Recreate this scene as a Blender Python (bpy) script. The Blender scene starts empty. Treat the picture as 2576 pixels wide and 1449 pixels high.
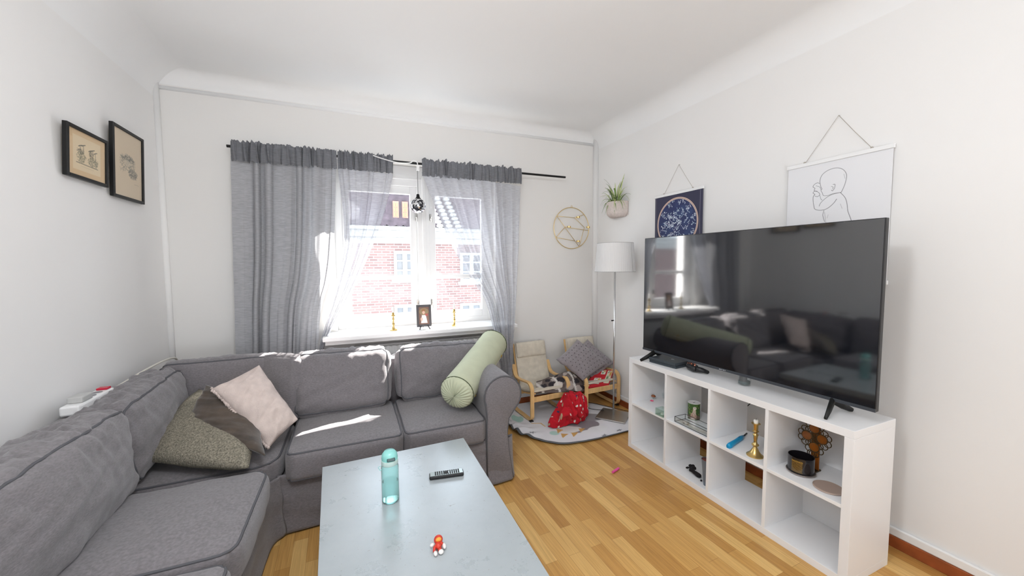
import bpy, bmesh, math, random
import numpy as np
from mathutils import Vector, Matrix, noise

# ------------------------------------------------------------ camera, world, sun, lights
W_, H_, F_ = 2576, 1449, 950.0
YAW, PITCH, ROLL, CAMZ = 0.4, 0.0625, -0.006, 1.49
_cy, _sy, _cp, _sp = math.cos(YAW), math.sin(YAW), math.cos(PITCH), math.sin(PITCH)
FWD = Vector((_sy*_cp, _cy*_cp, -_sp)); _r = Vector((_cy, -_sy, 0)); _u = _r.cross(FWD)
RGT = _r*math.cos(ROLL) + _u*math.sin(ROLL); UPV = _u*math.cos(ROLL) - _r*math.sin(ROLL)
CAM = Vector((0, 0, CAMZ))
scene = bpy.context.scene
COL = scene.collection
cd = bpy.data.cameras.new('camera'); cam = bpy.data.objects.new('camera', cd); COL.objects.link(cam)
cd.sensor_width = 36; cd.lens = F_/W_*36; cd.clip_start = 0.05; cd.clip_end = 200
mw = Matrix((RGT, UPV, -FWD)).transposed().to_4x4(); mw.translation = CAM
cam.matrix_world = mw; scene.camera = cam

world = bpy.data.worlds.new('sky'); scene.world = world; world.use_nodes = True
bg = world.node_tree.nodes['Background']
bg.inputs[0].default_value = (0.74, 0.87, 1.0, 1); bg.inputs[1].default_value = 4.2

def lamp(kind, name, loc, energy, color, direction=None, **kw):
    ld = bpy.data.lights.new(name, kind); ld.energy = energy; ld.color = color
    for k, v in kw.items(): setattr(ld, k, v)
    o = bpy.data.objects.new(name, ld); COL.objects.link(o); o.location = loc
    if direction: o.rotation_euler = Vector(direction).to_track_quat('-Z', 'Y').to_euler()
    return o
SUNDIR = (-0.92, -1.0, -1.36)
lamp('SUN', 'sun', (3, 10, 10), 32, (1.0, 0.96, 0.90), SUNDIR, angle=0.009)
# large fill light added behind the viewer; no window is built there
lamp('AREA', 'rear_fill_light', (0.5, -1.95, 1.25), 56, (0.90, 0.95, 1.0), (0.05, .85, 1.0), shape='RECTANGLE', size=3.2, size_y=1.7)
# ceiling lamp of the room, outside the picture to the left
lamp('POINT', 'ceiling_lamp_glow', (0.0, 0.60, 2.40), 40, (0.94, 0.97, 1.0), shadow_soft_size=0.15)
vs = scene.view_settings
vs.view_transform = 'Standard'; vs.look = 'None'; vs.exposure = 0.47; vs.gamma = 1; vs.use_curve_mapping = False

# room planes (metres)
WY, WX, LX, CZ, NY = 3.64, 2.585, -1.293, 2.93, -2.1

def ray(u, v): return FWD + RGT*((u-W_/2)/F_) - UPV*((v-H_/2)/F_)
def atY(u, v, y): r = ray(u, v); return CAM + r*((y-CAM.y)/r.y)
def atX(u, v, x): r = ray(u, v); return CAM + r*((x-CAM.x)/r.x)
def atZ(u, v, z): r = ray(u, v); return CAM + r*((z-CAM.z)/r.z)

# ------------------------------------------------------------ materials
MATS = {}
def nt(m): return m.node_tree.nodes, m.node_tree.links
def mat(name, col, rough=0.6, metal=0.0, spec=0.5, bump=0.0, bscale=200, var=0.0, vscale=8, trans=0.0, ior=1.45,
        alpha=1.0, stretch=(1, 1, 1), sheen=0.0, coat=0.0):
    if name in MATS: return MATS[name]
    m = bpy.data.materials.new(name); m.use_nodes = True; n, l = nt(m)
    p = n['Principled BSDF']
    p.inputs['Base Color'].default_value = (*col, 1); p.inputs['Roughness'].default_value = rough
    p.inputs['Metallic'].default_value = metal; p.inputs['IOR'].default_value = ior
    p.inputs['Specular IOR Level'].default_value = spec
    p.inputs['Transmission Weight'].default_value = trans; p.inputs['Alpha'].default_value = alpha
    p.inputs['Sheen Weight'].default_value = sheen; p.inputs['Coat Weight'].default_value = coat
    tc = n.new('ShaderNodeTexCoord'); mp = n.new('ShaderNodeMapping'); mp.inputs['Scale'].default_value = stretch
    l.new(tc.outputs['Object'], mp.inputs['Vector'])
    if var > 0:
        t = n.new('ShaderNodeTexNoise'); t.inputs['Scale'].default_value = vscale; t.inputs['Detail'].default_value = 6
        l.new(mp.outputs[0], t.inputs['Vector'])
        r = n.new('ShaderNodeValToRGB'); e = r.color_ramp.elements
        e[0].position = 0.3; e[1].position = 0.7
        e[0].color = (*[max(0, c*(1-var)) for c in col], 1); e[1].color = (*[min(1, c*(1+var)) for c in col], 1)
        l.new(t.outputs['Fac'], r.inputs['Fac']); l.new(r.outputs['Color'], p.inputs['Base Color'])
    if bump > 0:
        t2 = n.new('ShaderNodeTexNoise'); t2.inputs['Scale'].default_value = bscale; t2.inputs['Detail'].default_value = 4
        l.new(mp.outputs[0], t2.inputs['Vector'])
        b = n.new('ShaderNodeBump'); b.inputs['Strength'].default_value = bump; b.inputs['Distance'].default_value = 0.004
        l.new(t2.outputs['Fac'], b.inputs['Height']); l.new(b.outputs[0], p.inputs['Normal'])
    MATS[name] = m; return m

def printed(name, rough=0.7, bump=0.0, bscale=300):
    if name in MATS: return MATS[name]
    m = mat(name, (1, 1, 1), rough=rough, bump=bump, bscale=bscale); n, l = nt(m)
    a = n.new('ShaderNodeAttribute'); a.attribute_name = 'Col'
    l.new(a.outputs['Color'], n['Principled BSDF'].inputs['Base Color'])
    return m

def fabric_mix(name, col, transp, transl, linen=True):
    m = bpy.data.materials.new(name); m.use_nodes = True; n, l = nt(m); n.clear()
    out = n.new('ShaderNodeOutputMaterial'); d = n.new('ShaderNodeBsdfDiffuse'); t = n.new('ShaderNodeBsdfTranslucent')
    tr = n.new('ShaderNodeBsdfTransparent'); m1 = n.new('ShaderNodeMixShader'); m2 = n.new('ShaderNodeMixShader')
    tc = n.new('ShaderNodeTexCoord'); mp = n.new('ShaderNodeMapping'); mp.inputs['Scale'].default_value = (12, 12, 160)
    nz = n.new('ShaderNodeTexNoise'); nz.inputs['Scale'].default_value = 2.0; nz.inputs['Detail'].default_value = 5
    r = n.new('ShaderNodeValToRGB'); e = r.color_ramp.elements; e[0].position = .3; e[1].position = .75
    e[0].color = (*[c*(0.78 if linen else 1) for c in col], 1); e[1].color = (*[min(1, c*(1.15 if linen else 1)) for c in col], 1)
    l.new(tc.outputs['Object'], mp.inputs[0]); l.new(mp.outputs[0], nz.inputs['Vector']); l.new(nz.outputs['Fac'], r.inputs[0])
    l.new(r.outputs[0], d.inputs[0]); l.new(r.outputs[0], t.inputs[0])
    m1.inputs[0].default_value = transl; m2.inputs[0].default_value = transp
    l.new(d.outputs[0], m1.inputs[1]); l.new(t.outputs[0], m1.inputs[2])
    l.new(m1.outputs[0], m2.inputs[1]); l.new(tr.outputs[0], m2.inputs[2]); l.new(m2.outputs[0], out.inputs[0])
    MATS[name] = m; return m

def pane_mat(name, tint=(1, 1, 1), gloss=0.02):
    m = bpy.data.materials.new(name); m.use_nodes = True; n, l = nt(m); n.clear()
    out = n.new('ShaderNodeOutputMaterial'); tr = n.new('ShaderNodeBsdfTransparent'); g = n.new('ShaderNodeBsdfGlossy')
    g.inputs['Roughness'].default_value = 0.02; tr.inputs[0].default_value = (*tint, 1)
    mx = n.new('ShaderNodeMixShader'); mx.inputs[0].default_value = gloss
    l.new(tr.outputs[0], mx.inputs[1]); l.new(g.outputs[0], mx.inputs[2]); l.new(mx.outputs[0], out.inputs[0])
    MATS[name] = m; return m

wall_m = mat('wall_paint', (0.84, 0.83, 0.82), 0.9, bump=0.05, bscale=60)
far_m = mat('shaded_wall_paint', (0.80, 0.785, 0.765), 0.9, bump=0.05, bscale=60)  # same white paint, darkened: shade of the backlit wall is in the colour
ceil_m = mat('ceiling_paint', (0.86, 0.86, 0.86), 0.95)
white_m = mat('white_lacquer', (0.86, 0.86, 0.86), 0.35)
shelf_m = mat('white_melamine', (0.86, 0.86, 0.87), 0.38)
sofa_m = mat('grey_linen', (0.188, 0.174, 0.184), 0.92, bump=0.35, bscale=420, var=0.20, vscale=90, stretch=(1, 1, 3), sheen=0.3)
pipe_m = mat('piping_linen', (0.10, 0.10, 0.11), 0.9)
black_m = mat('black_plastic', (0.015, 0.015, 0.017), 0.38)
blackmetal_m = mat('black_metal', (0.01, 0.01, 0.01), 0.45, metal=0.3)
brass_m = mat('brass', (0.62, 0.44, 0.17), 0.25, metal=1.0, var=0.15, vscale=30)
gold_m = mat('gold_wire', (0.80, 0.62, 0.32), 0.3, metal=1.0)
steel_m = mat('brushed_steel', (0.55, 0.54, 0.52), 0.33, metal=1.0)
beech_m = mat('beech', (0.78, 0.50, 0.22), 0.45, var=0.12, vscale=10, stretch=(4, 1, 1))
cream_m = mat('cream_canvas', (0.66, 0.60, 0.50), 0.95, bump=0.3, bscale=300, var=0.08, vscale=25)
glass_m = mat('clear_glass', (1, 1, 1), 0.02, trans=1.0, ior=1.45)
wax_m = mat('white_wax', (0.88, 0.87, 0.84), 0.5)
pane_m = pane_mat('window_glass')
thin_glass_m = pane_mat('thin_clear_glass', (0.98, 0.992, 0.99), 0.09)
tv_m = mat('tv_screen', (0.004, 0.005, 0.008), 0.06, spec=0.5, ior=2.35)
redwood_m = mat('red_stained_wood', (0.30, 0.075, 0.02), 0.5, var=0.25, vscale=12)

def floor_mat():
    m = bpy.data.materials.new('oak_parquet'); m.use_nodes = True; n, l = nt(m); p = n['Principled BSDF']
    tc = n.new('ShaderNodeTexCoord'); mp = n.new('ShaderNodeMapping')
    mp.inputs['Rotation'].default_value = (0, 0, math.radians(90-1.5))
    l.new(tc.outputs['Object'], mp.inputs[0])
    b = n.new('ShaderNodeTexBrick'); b.offset = 0.37; b.offset_frequency = 2
    b.inputs['Scale'].default_value = 1; b.inputs['Brick Width'].default_value = 0.52; b.inputs['Row Height'].default_value = 0.068
    b.inputs['Mortar Size'].default_value = 0.0006; b.inputs['Mortar Smooth'].default_value = 0.3
    b.inputs['Color1'].default_value = (0, 0, 0, 1); b.inputs['Color2'].default_value = (1, 1, 1, 1); b.inputs['Bias'].default_value = 0
    b.inputs['Mortar'].default_value = (0.0, 0.0, 0.0, 1)
    l.new(mp.outputs[0], b.inputs['Vector'])
    r = n.new('ShaderNodeValToRGB'); r.color_ramp.interpolation = 'LINEAR'; e = r.color_ramp.elements
    e[0].color = (0.50, 0.255, 0.070, 1); e[1].color = (0.80, 0.52, 0.195, 1)
    x = e.new(0.45); x.color = (0.63, 0.35, 0.105, 1)
    l.new(b.outputs['Color'], r.inputs[0])
    mp2 = n.new('ShaderNodeMapping'); mp2.inputs['Scale'].default_value = (1.5, 38, 1)
    l.new(mp.outputs[0], mp2.inputs[0])
    g = n.new('ShaderNodeTexNoise'); g.inputs['Scale'].default_value = 2.2; g.inputs['Detail'].default_value = 8; g.inputs['Distortion'].default_value = 1.2
    l.new(mp2.outputs[0], g.inputs['Vector'])
    r2 = n.new('ShaderNodeValToRGB'); e = r2.color_ramp.elements; e[0].position = .25; e[1].position = .72
    e[0].color = (0.72, 0.66, 0.60, 1); e[1].color = (1.08, 1.08, 1.08, 1)
    l.new(g.outputs['Fac'], r2.inputs[0])
    mx = n.new('ShaderNodeMixRGB'); mx.blend_type = 'MULTIPLY'; mx.inputs[0].default_value = 0.8
    l.new(r.outputs[0], mx.inputs[1]); l.new(r2.outputs[0], mx.inputs[2])
    mx2 = n.new('ShaderNodeMixRGB'); mx2.blend_type = 'MIX'; mx2.inputs[2].default_value = (0.12, 0.05, 0.012, 1)
    ml = n.new('ShaderNodeMath'); ml.operation = 'MULTIPLY'; ml.inputs[1].default_value = 0.55
    l.new(b.outputs['Fac'], ml.inputs[0]); l.new(ml.outputs[0], mx2.inputs[0])
    l.new(mx.outputs[0], mx2.inputs[1]); l.new(mx2.outputs[0], p.inputs['Base Color'])
    p.inputs['Roughness'].default_value = 0.34; p.inputs['Specular IOR Level'].default_value = 0.4
    return m

def brick_mat():
    m = bpy.data.materials.new('old_brick'); m.use_nodes = True; n, l = nt(m); p = n['Principled BSDF']
    tc = n.new('ShaderNodeTexCoord'); sx = n.new('ShaderNodeSeparateXYZ'); cx = n.new('ShaderNodeCombineXYZ')
    l.new(tc.outputs['Object'], sx.inputs[0]); l.new(sx.outputs['X'], cx.inputs['X']); l.new(sx.outputs['Z'], cx.inputs['Y'])
    b = n.new('ShaderNodeTexBrick'); b.inputs['Scale'].default_value = 1; b.inputs['Brick Width'].default_value = 0.26
    b.inputs['Row Height'].default_value = 0.085; b.inputs['Mortar Size'].default_value = 0.012
    b.inputs['Color1'].default_value = (0.27, 0.155, 0.135, 1); b.inputs['Color2'].default_value = (0.18, 0.105, 0.095, 1)
    b.inputs['Mortar'].default_value = (0.30, 0.255, 0.235, 1)
    l.new(cx.outputs[0], b.inputs['Vector']); l.new(b.outputs[0], p.inputs['Base Color']); p.inputs['Roughness'].default_value = 0.9
    return m

def table_mat():
    m = mat('concrete_laminate', (0.36, 0.39, 0.41), 0.24, spec=0.5, ior=1.85); n, l = nt(m); p = n['Principled BSDF']
    tc = n.new('ShaderNodeTexCoord')
    a = n.new('ShaderNodeTexNoise'); a.inputs['Scale'].default_value = 5; a.inputs['Detail'].default_value = 10; a.inputs['Roughness'].default_value = .7
    l.new(tc.outputs['Object'], a.inputs['Vector'])
    r = n.new('ShaderNodeValToRGB'); e = r.color_ramp.elements; e[0].position = .3; e[1].position = .68
    e[0].color = (0.36, 0.40, 0.42, 1); e[1].color = (0.41, 0.45, 0.47, 1); l.new(a.outputs['Fac'], r.inputs[0])
    v = n.new('ShaderNodeTexNoise'); v.inputs['Scale'].default_value = 42; v.inputs['Detail'].default_value = 3; v.inputs['Distortion'].default_value = 2.5
    l.new(tc.outputs['Object'], v.inputs['Vector'])
    r2 = n.new('ShaderNodeValToRGB'); e = r2.color_ramp.elements; e[0].position = .70; e[1].position = .74
    e[0].color = (0, 0, 0, 1); e[1].color = (1, 1, 1, 1); l.new(v.outputs['Fac'], r2.inputs[0])
    mx = n.new('ShaderNodeMixRGB'); mx.inputs[2].default_value = (0.20, 0.15, 0.13, 1)
    l.new(r2.outputs[0], mx.inputs[0]); l.new(r.outputs[0], mx.inputs[1]); l.new(mx.outputs[0], p.inputs['Base Color'])
    rr = n.new('ShaderNodeMapRange'); rr.inputs['To Min'].default_value = 0.25; rr.inputs['To Max'].default_value = 0.31
    l.new(a.outputs['Fac'], rr.inputs['Value']); l.new(rr.outputs[0], p.inputs['Roughness'])
    return m

# ------------------------------------------------------------ mesh helpers
def new(): return bmesh.new()
def ring(bm, x0, x1, y0, y1, z0, z1, t, tb=None, M=None):
    tb = tb or t
    box(bm, (x0, y0, z0), (x0+t, y1, z1), M); box(bm, (x1-t, y0, z0), (x1, y1, z1), M)
    box(bm, (x0+t, y0, z0), (x1-t, y1, z0+tb), M); box(bm, (x0+t, y0, z1-tb), (x1-t, y1, z1), M)
def box(bm, lo, hi, M=None):
    vs_ = [bm.verts.new((x, y, z)) for x in (lo[0], hi[0]) for y in (lo[1], hi[1]) for z in (lo[2], hi[2])]
    if M is not None:
        for v in vs_: v.co = M @ v.co
    fs = []
    for q in ((0, 1, 3, 2), (4, 6, 7, 5), (0, 4, 5, 1), (2, 3, 7, 6), (0, 2, 6, 4), (1, 5, 7, 3)):
        fs.append(bm.faces.new([vs_[i] for i in q]))
    return fs
def tube(bm, pts, r, n=10, closed=False, cap=True, sx=1.0):
    pts = [Vector(p) for p in pts]; N = len(pts); rings = []
    rr = r if isinstance(r, (list, tuple)) else [r]*N
    t0 = (pts[1]-pts[0]).normalized(); a = Vector((0, 0, 1)) if abs(t0.z) < .9 else Vector((1, 0, 0))
    nrm = (a - t0*a.dot(t0)).normalized()
    for i, p in enumerate(pts):
        if closed: t = (pts[(i+1) % N]-pts[i-1]).normalized()
        else: t = (pts[min(i+1, N-1)]-pts[max(i-1, 0)]).normalized()
        nrm = (nrm - t*nrm.dot(t)).normalized(); b = t.cross(nrm)
        rings.append([bm.verts.new(p + (nrm*math.cos(2*math.pi*k/n)*sx + b*math.sin(2*math.pi*k/n))*rr[i]) for k in range(n)])
    for i in range(N if closed else N-1):
        A, B = rings[i], rings[(i+1) % N]
        for k in range(n): bm.faces.new((A[k], A[(k+1) % n], B[(k+1) % n], B[k]))
    if cap and not closed:
        bm.faces.new(rings[0][::-1]); bm.faces.new(rings[-1])
def lathe(bm, prof, c=(0, 0, 0), n=32, M=None):
    rings = []
    for (r, z) in prof:
        r = max(r, 1e-5)
        rings.append([bm.verts.new(Vector((r*math.cos(2*math.pi*k/n), r*math.sin(2*math.pi*k/n), z))) for k in range(n)])
    for A, B in zip(rings, rings[1:]):
        for k in range(n): bm.faces.new((A[k], A[(k+1) % n], B[(k+1) % n], B[k]))
    if prof[0][0] > 1e-4: bm.faces.new(rings[0][::-1])
    if prof[-1][0] > 1e-4: bm.faces.new(rings[-1])
    for R in rings:
        for v in R: v.co = (M @ v.co if M is not None else v.co) + Vector(c)
def ball(bm, c, r, sc=(1, 1, 1), M=None, sub=3):
    g = bmesh.ops.create_icosphere(bm, subdivisions=sub, radius=r)
    for v in g['verts']:
        v.co = Vector((v.co.x*sc[0], v.co.y*sc[1], v.co.z*sc[2]))
        if M is not None: v.co = M @ v.co
        v.co += Vector(c)
def arc(c, r, a0, a1, n, plane='xz'):
    out = []
    for i in range(n+1):
        a = math.radians(a0+(a1-a0)*i/n); x, y = c[0]+r*math.cos(a), c[1]+r*math.sin(a)
        out.append((x, y))
    return out
def crom(P, n):
    P = [Vector(p) for p in P]
    out = []
    for i in range(len(P)-1):
        p0, p1, p2, p3 = P[max(i-1, 0)], P[i], P[i+1], P[min(i+2, len(P)-1)]
        for k in range(n):
            t = k/n
            out.append(0.5*((2*p1)+(p2-p0)*t+(2*p0-5*p1+4*p2-p3)*t*t+(3*p1-p0-3*p2+p3)*t**3))
    out.append(P[-1]); return out
def resample(P, n):
    L = [0]
    for a, b in zip(P, P[1:]): L.append(L[-1]+(b-a).length)
    out = []; j = 0
    for i in range(n):
        s = L[-1]*i/(n-1)
        while j < len(L)-2 and L[j+1] < s: j += 1
        d = L[j+1]-L[j]; out.append(P[j].lerp(P[j+1], 0 if d < 1e-9 else (s-L[j])/d))
    return out

def link(o, parent=None, inv=True):
    COL.objects.link(o)
    if parent is not None:
        o.parent = parent
        if parent.type == 'EMPTY' and inv:
            o.matrix_parent_inverse = Matrix.LocRotScale(parent.location, parent.rotation_euler, None).inverted()
    return o
def obj(name, bm, m, parent=None, smooth=False, bevel=0.0, inv=True, subsurf=0, label=None, angle=None):
    bmesh.ops.recalc_face_normals(bm, faces=bm.faces)
    me = bpy.data.meshes.new(name); bm.to_mesh(me); bm.free()
    for x in (m if isinstance(m, (list, tuple)) else [m]): me.materials.append(x)
    if smooth:
        for p in me.polygons: p.use_smooth = True
        if angle: me.set_sharp_from_angle(angle=math.radians(angle))
    o = bpy.data.objects.new(name, me); link(o, parent, inv)
    if bevel > 0:
        b = o.modifiers.new('bevel', 'BEVEL'); b.width = bevel; b.segments = 2; b.limit_method = 'ANGLE'; b.angle_limit = math.radians(40)
    if subsurf:
        s = o.modifiers.new('subsurf', 'SUBSURF'); s.levels = subsurf; s.render_levels = subsurf
    if label: o['label'] = label
    return o
def tag(o, label=None, cat=None, group=None, kind=None):
    if label: o['label'] = label
    if cat: o['category'] = cat
    if group: o['group'] = group
    if kind: o['kind'] = kind
    return o
def thing(name, label, cat, loc=(0, 0, 0), rz=0.0, group=None):
    o = bpy.data.objects.new(name, None); COL.objects.link(o); o.empty_display_size = 0.05
    o.location = loc; o.rotation_euler = (0, 0, rz); return tag(o, label, cat, group)
def copy_tree(o, parent=None):
    c = o.copy(); COL.objects.link(c)
    if parent is not None: c.parent = parent
    for ch in list(o.children): copy_tree(ch, c)
    return c
def struct(name, bm, m, parent=None, **kw):
    o = obj(name, bm, m, parent, **kw)
    if parent is None: o['kind'] = 'structure'
    return o

def gridmesh(name, P, m, parent=None, col=None, smooth=True, thick=0.0, inv=True, closeu=False, label=None, flip=False):
    """P: array (nv, nu, 3)"""
    P = np.asarray(P, float); nv, nu = P.shape[:2]
    idx = np.arange(nv*nu).reshape(nv, nu)
    if closeu: a = idx[:-1, :]; b = np.roll(idx, -1, 1)[:-1, :]; c = np.roll(idx, -1, 1)[1:, :]; d = idx[1:, :]
    else: a, b, c, d = idx[:-1, :-1], idx[:-1, 1:], idx[1:, 1:], idx[1:, :-1]
    F = np.stack([a, b, c, d], -1).reshape(-1, 4)
    if flip: F = F[:, ::-1]
    me = bpy.data.meshes.new(name); me.vertices.add(nv*nu); me.vertices.foreach_set('co', P.reshape(-1))
    nf = len(F); me.loops.add(nf*4); me.loops.foreach_set('vertex_index', F.reshape(-1).astype(np.int32))
    me.polygons.add(nf); me.polygons.foreach_set('loop_start', (np.arange(nf)*4).astype(np.int32))
    me.polygons.foreach_set('loop_total', np.full(nf, 4, np.int32))
    me.update(calc_edges=True); me.validate()
    if smooth: me.polygons.foreach_set('use_smooth', np.ones(nf, bool))
    if col is not None:
        ca = me.color_attributes.new('Col', 'FLOAT_COLOR', 'POINT')
        cc = np.ones((nv*nu, 4)); cc[:, :3] = np.asarray(col).reshape(-1, 3); ca.data.foreach_set('color', cc.reshape(-1))
    me.materials.append(m)
    o = bpy.data.objects.new(name, me); link(o, parent, inv)
    if thick:
        s = o.modifiers.new('solid', 'SOLIDIFY'); s.thickness = thick; s.offset = 0
    if label: o['label'] = label
    return o
def nz(p, s=1.0, seed=0): return noise.noise(Vector((p[0]*s+seed*7.3, p[1]*s-seed*3.1, p[2]*s+seed*1.7)))

# canvases for printed things
def canvas(w, h, c): a = np.zeros((h, w, 3)); a[:] = c; return a
def c_line(a, pts, wd, c, al=1.0):
    h, w = a.shape[:2]
    for (x0, y0), (x1, y1) in zip(pts, pts[1:]):
        xa, xb = int(max(0, min(x0, x1)-wd-2)), int(min(w, max(x0, x1)+wd+3)); ya, yb = int(max(0, min(y0, y1)-wd-2)), int(min(h, max(y0, y1)+wd+3))
        if xa >= xb or ya >= yb: continue
        Y, X = np.mgrid[ya:yb, xa:xb]; dx, dy = x1-x0, y1-y0; L = dx*dx+dy*dy+1e-9
        t = np.clip(((X-x0)*dx+(Y-y0)*dy)/L, 0, 1); d = np.hypot(X-x0-t*dx, Y-y0-t*dy)
        k = (np.clip(wd/2+.5-d, 0, 1)*al)[..., None]; a[ya:yb, xa:xb] = a[ya:yb, xa:xb]*(1-k)+np.array(c)*k
def c_ell(a, cx, cy, rx, ry, c, al=1.0, ang=0.0):
    h, w = a.shape[:2]; Y, X = np.mgrid[0:h, 0:w]; ca, sa = math.cos(ang), math.sin(ang)
    x = (X-cx)*ca+(Y-cy)*sa; y = -(X-cx)*sa+(Y-cy)*ca
    d = np.sqrt((x/rx)**2+(y/ry)**2); k = (np.clip((1-d)*min(rx, ry)+.5, 0, 1)*al)[..., None]
    a[:] = a*(1-k)+np.array(c)*k
def c_poly(a, pts, c, al=1.0):
    h, w = a.shape[:2]; Y, X = np.mgrid[0:h, 0:w]; inside = np.zeros((h, w), bool); n = len(pts)
    for i in range(n):
        x0, y0 = pts[i]; x1, y1 = pts[(i+1) % n]
        if y0 == y1: continue
        cnd = ((Y < y0) != (Y < y1)) & (X < (x1-x0)*(Y-y0)/(y1-y0)+x0); inside ^= cnd
    k = inside[..., None]*al; a[:] = a*(1-k)+np.array(c)*k
def quadgrid(p00, p10, p11, p01, nu, nv):
    p00, p10, p11, p01 = [np.array(p, float) for p in (p00, p10, p11, p01)]
    u = np.linspace(0, 1, nu)[None, :, None]; v = np.linspace(0, 1, nv)[:, None, None]
    return (p00*(1-u)*(1-v)+p10*u*(1-v)+p11*u*v+p01*(1-u)*v)

def boxy(name, half, M, m, parent, r=0.05, R=0.0, bt=0.03, bs=0.012, n=22, amp=0.006, ns=6, seed=0, ruche=0.0, crease=0.0, sag=0.0, pipes=(1,), label=None, pr=0.0055, twist=None):
    """boxed cushion: half sizes, placement matrix, edge radius r, plan corner radius R, bulges, wrinkles"""
    a, b, c = half
    def f(p):
        q = Vector((p.x*a, p.y*b, p.z*c))
        inn = Vector([max(-h+r, min(h-r, k)) for k, h in zip(q, (a, b, c))]); d = q-inn
        if d.length > 1e-9: q = inn+d.normalized()*min(r, r)
        if R > 0:
            i2 = Vector((max(-a+R, min(a-R, q.x)), max(-b+R, min(b-R, q.y)))); d2 = Vector((q.x, q.y))-i2
            if d2.length > 1e-9 and abs(d2.x) > 1e-9 and abs(d2.y) > 1e-9:
                k = max(abs(d2.x), abs(d2.y)); d2 = d2.normalized()*k; q.x, q.y = i2.x+d2.x, i2.y+d2.y
        ux, uy, uz = p.x, p.y, p.z
        q.z += uz*bt*(1-ux**2)*(1-uy**2)
        q.x += ux*bs*(1-uy**2)*(1-uz**2); q.y += uy*bs*(1-ux**2)*(1-uz**2)
        if sag: q.z -= sag*(1-ux**4)*(1-uz)*.5*(1-uy**4)
        w = nz(q, ns, seed)*amp + nz(q, ns*2.7, seed+3)*amp*.5
        dirn = Vector((ux**5, uy**5, uz**5)); dirn = dirn.normalized() if dirn.length > 1e-6 else Vector((0, 0, 1))
        q += dirn*w
        if ruche and abs(uz) < 0.98 and uy > .9:
            q.y += ruche*(1-uz**2)**.5*nz((ux*a*34+uz*1.5, uz*2, seed), 1.0)*1.6
        if crease and uz > .2:
            k_ = max(0.0, (uy+.35)/1.35)**1.5
            q.z += crease*k_*nz((ux*a*26+2*uy, uy*b*7, seed), 1.0); q.z += crease*.9*(1-k_)*nz((ux*a*5, uy*b*20-ux*2, seed+5), 1.0)
        if twist: q = twist(q, p)
        return M @ q
    bm = new(); bmesh.ops.create_cube(bm, size=2)
    bmesh.ops.subdivide_edges(bm, edges=bm.edges[:], cuts=n, use_grid_fill=True)
    for v in bm.verts: v.co = f(v.co.copy())
    o = obj(name, bm, m, parent, smooth=True, label=label)
    for s in pipes:
        P = []
        N = 24
        e = .999
        seq = [(-1+2*i/N, -1) for i in range(N)]+[(1, -1+2*i/N) for i in range(N)]+[(1-2*i/N, 1) for i in range(N)]+[(-1, 1-2*i/N) for i in range(N)]
        bm = new(); tube(bm, [f(Vector((x, y, s))) for x, y in seq], pr, 6, closed=True)
        obj('piping', bm, pipe_m, o, smooth=True)
    return o

def pillow(name, corners, th, m, parent=None, n=30, pinch=0.07, amp=0.006, ns=7, seed=0, colf=None, label=None, power=0.5, sag=0.0, inv=True, warp=None, wr=0.0):
    p00, p10, p11, p01 = [Vector(c) for c in corners]
    nrm = ((p10-p00).cross(p01-p00)).normalized(); vf, vb = [], []
    def P(u, v, s):
        uu = u*(1-pinch*(1-v*v)); vv = v*(1-pinch*(1-u*u)); x, y = (uu+1)/2, (vv+1)/2
        q = p00*(1-x)*(1-y)+p10*x*(1-y)+p11*x*y+p01*(1-x)*y
        k = max(0.0, (1-abs(u)**2.4)*(1-abs(v)**2.4))**power
        w = (nz(q, ns, seed)+.6*nz(q, ns*2.5, seed+2))*amp*(.4+.6*(1-k))*2*min(1, k*4)
        rad = math.atan2(v, u); w += amp*.7*math.sin(rad*9+4*nz(q, 5, seed))*min(1, k*3)*(1-k)
        q = q+nrm*(s*(th/2*k)+w)
        if wr: q = q+nrm*(s*wr*min(1, k*2.5)*(.3+.7*k)*nz((u*1.6+v*.8, v*7-u*2.0, seed), 1.0))
        if sag: q.z -= sag*k
        if warp: q = warp(q, u, v)
        return q
    bm = new(); idx = {}
    t = [-1+2*i/n for i in range(n+1)]
    t = [math.copysign(abs(x)**0.85, x) for x in t]
    for s in (1, -1):
        for i, u in enumerate(t):
            for j, v in enumerate(t):
                e = i in (0, n) or j in (0, n)
                if e and s == -1: idx[(i, j, s)] = idx[(i, j, 1)]; continue
                idx[(i, j, s)] = bm.verts.new(P(u, v, s))
    for s in (1, -1):
        for i in range(n):
            for j in range(n):
                q = [idx[(i, j, s)], idx[(i+1, j, s)], idx[(i+1, j+1, s)], idx[(i, j+1, s)]]
                if s < 0: q = q[::-1]
                bm.faces.new(q)
    return obj(name, bm, m, parent, smooth=True, label=label, inv=inv), P

def sheet(ctrl, nu, nv):
    """smooth surface through a grid of control points -> array (nv,nu,3)"""
    rows = [resample(crom(r, 12), nu) for r in ctrl]
    cols = []
    for i in range(nu): cols.append(resample(crom([r[i] for r in rows], 12), nv))
    return np.array([[list(cols[i][j]) for i in range(nu)] for j in range(nv)])

# ------------------------------------------------------------ the room shell
bm = new(); box(bm, (LX-.15, NY-.15, -.12), (WX+.15, WY+.35, 0)); struct('floor', bm, floor_mat())
bm = new(); box(bm, (LX-.15, NY-.15, CZ), (WX+.15, WY+.35, CZ+.15)); struct('ceiling', bm, ceil_m)
bm = new(); box(bm, (LX-.15, NY-.15, 0), (LX, WY+.35, CZ)); struct('wall_left', bm, wall_m)
bm = new(); box(bm, (WX, NY-.15, 0), (WX+.15, WY+.35, CZ)); struct('wall_right', bm, wall_m)
bm = new(); box(bm, (LX, NY-.15, 0), (WX, NY, CZ)); struct('wall_near', bm, wall_m)
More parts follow.
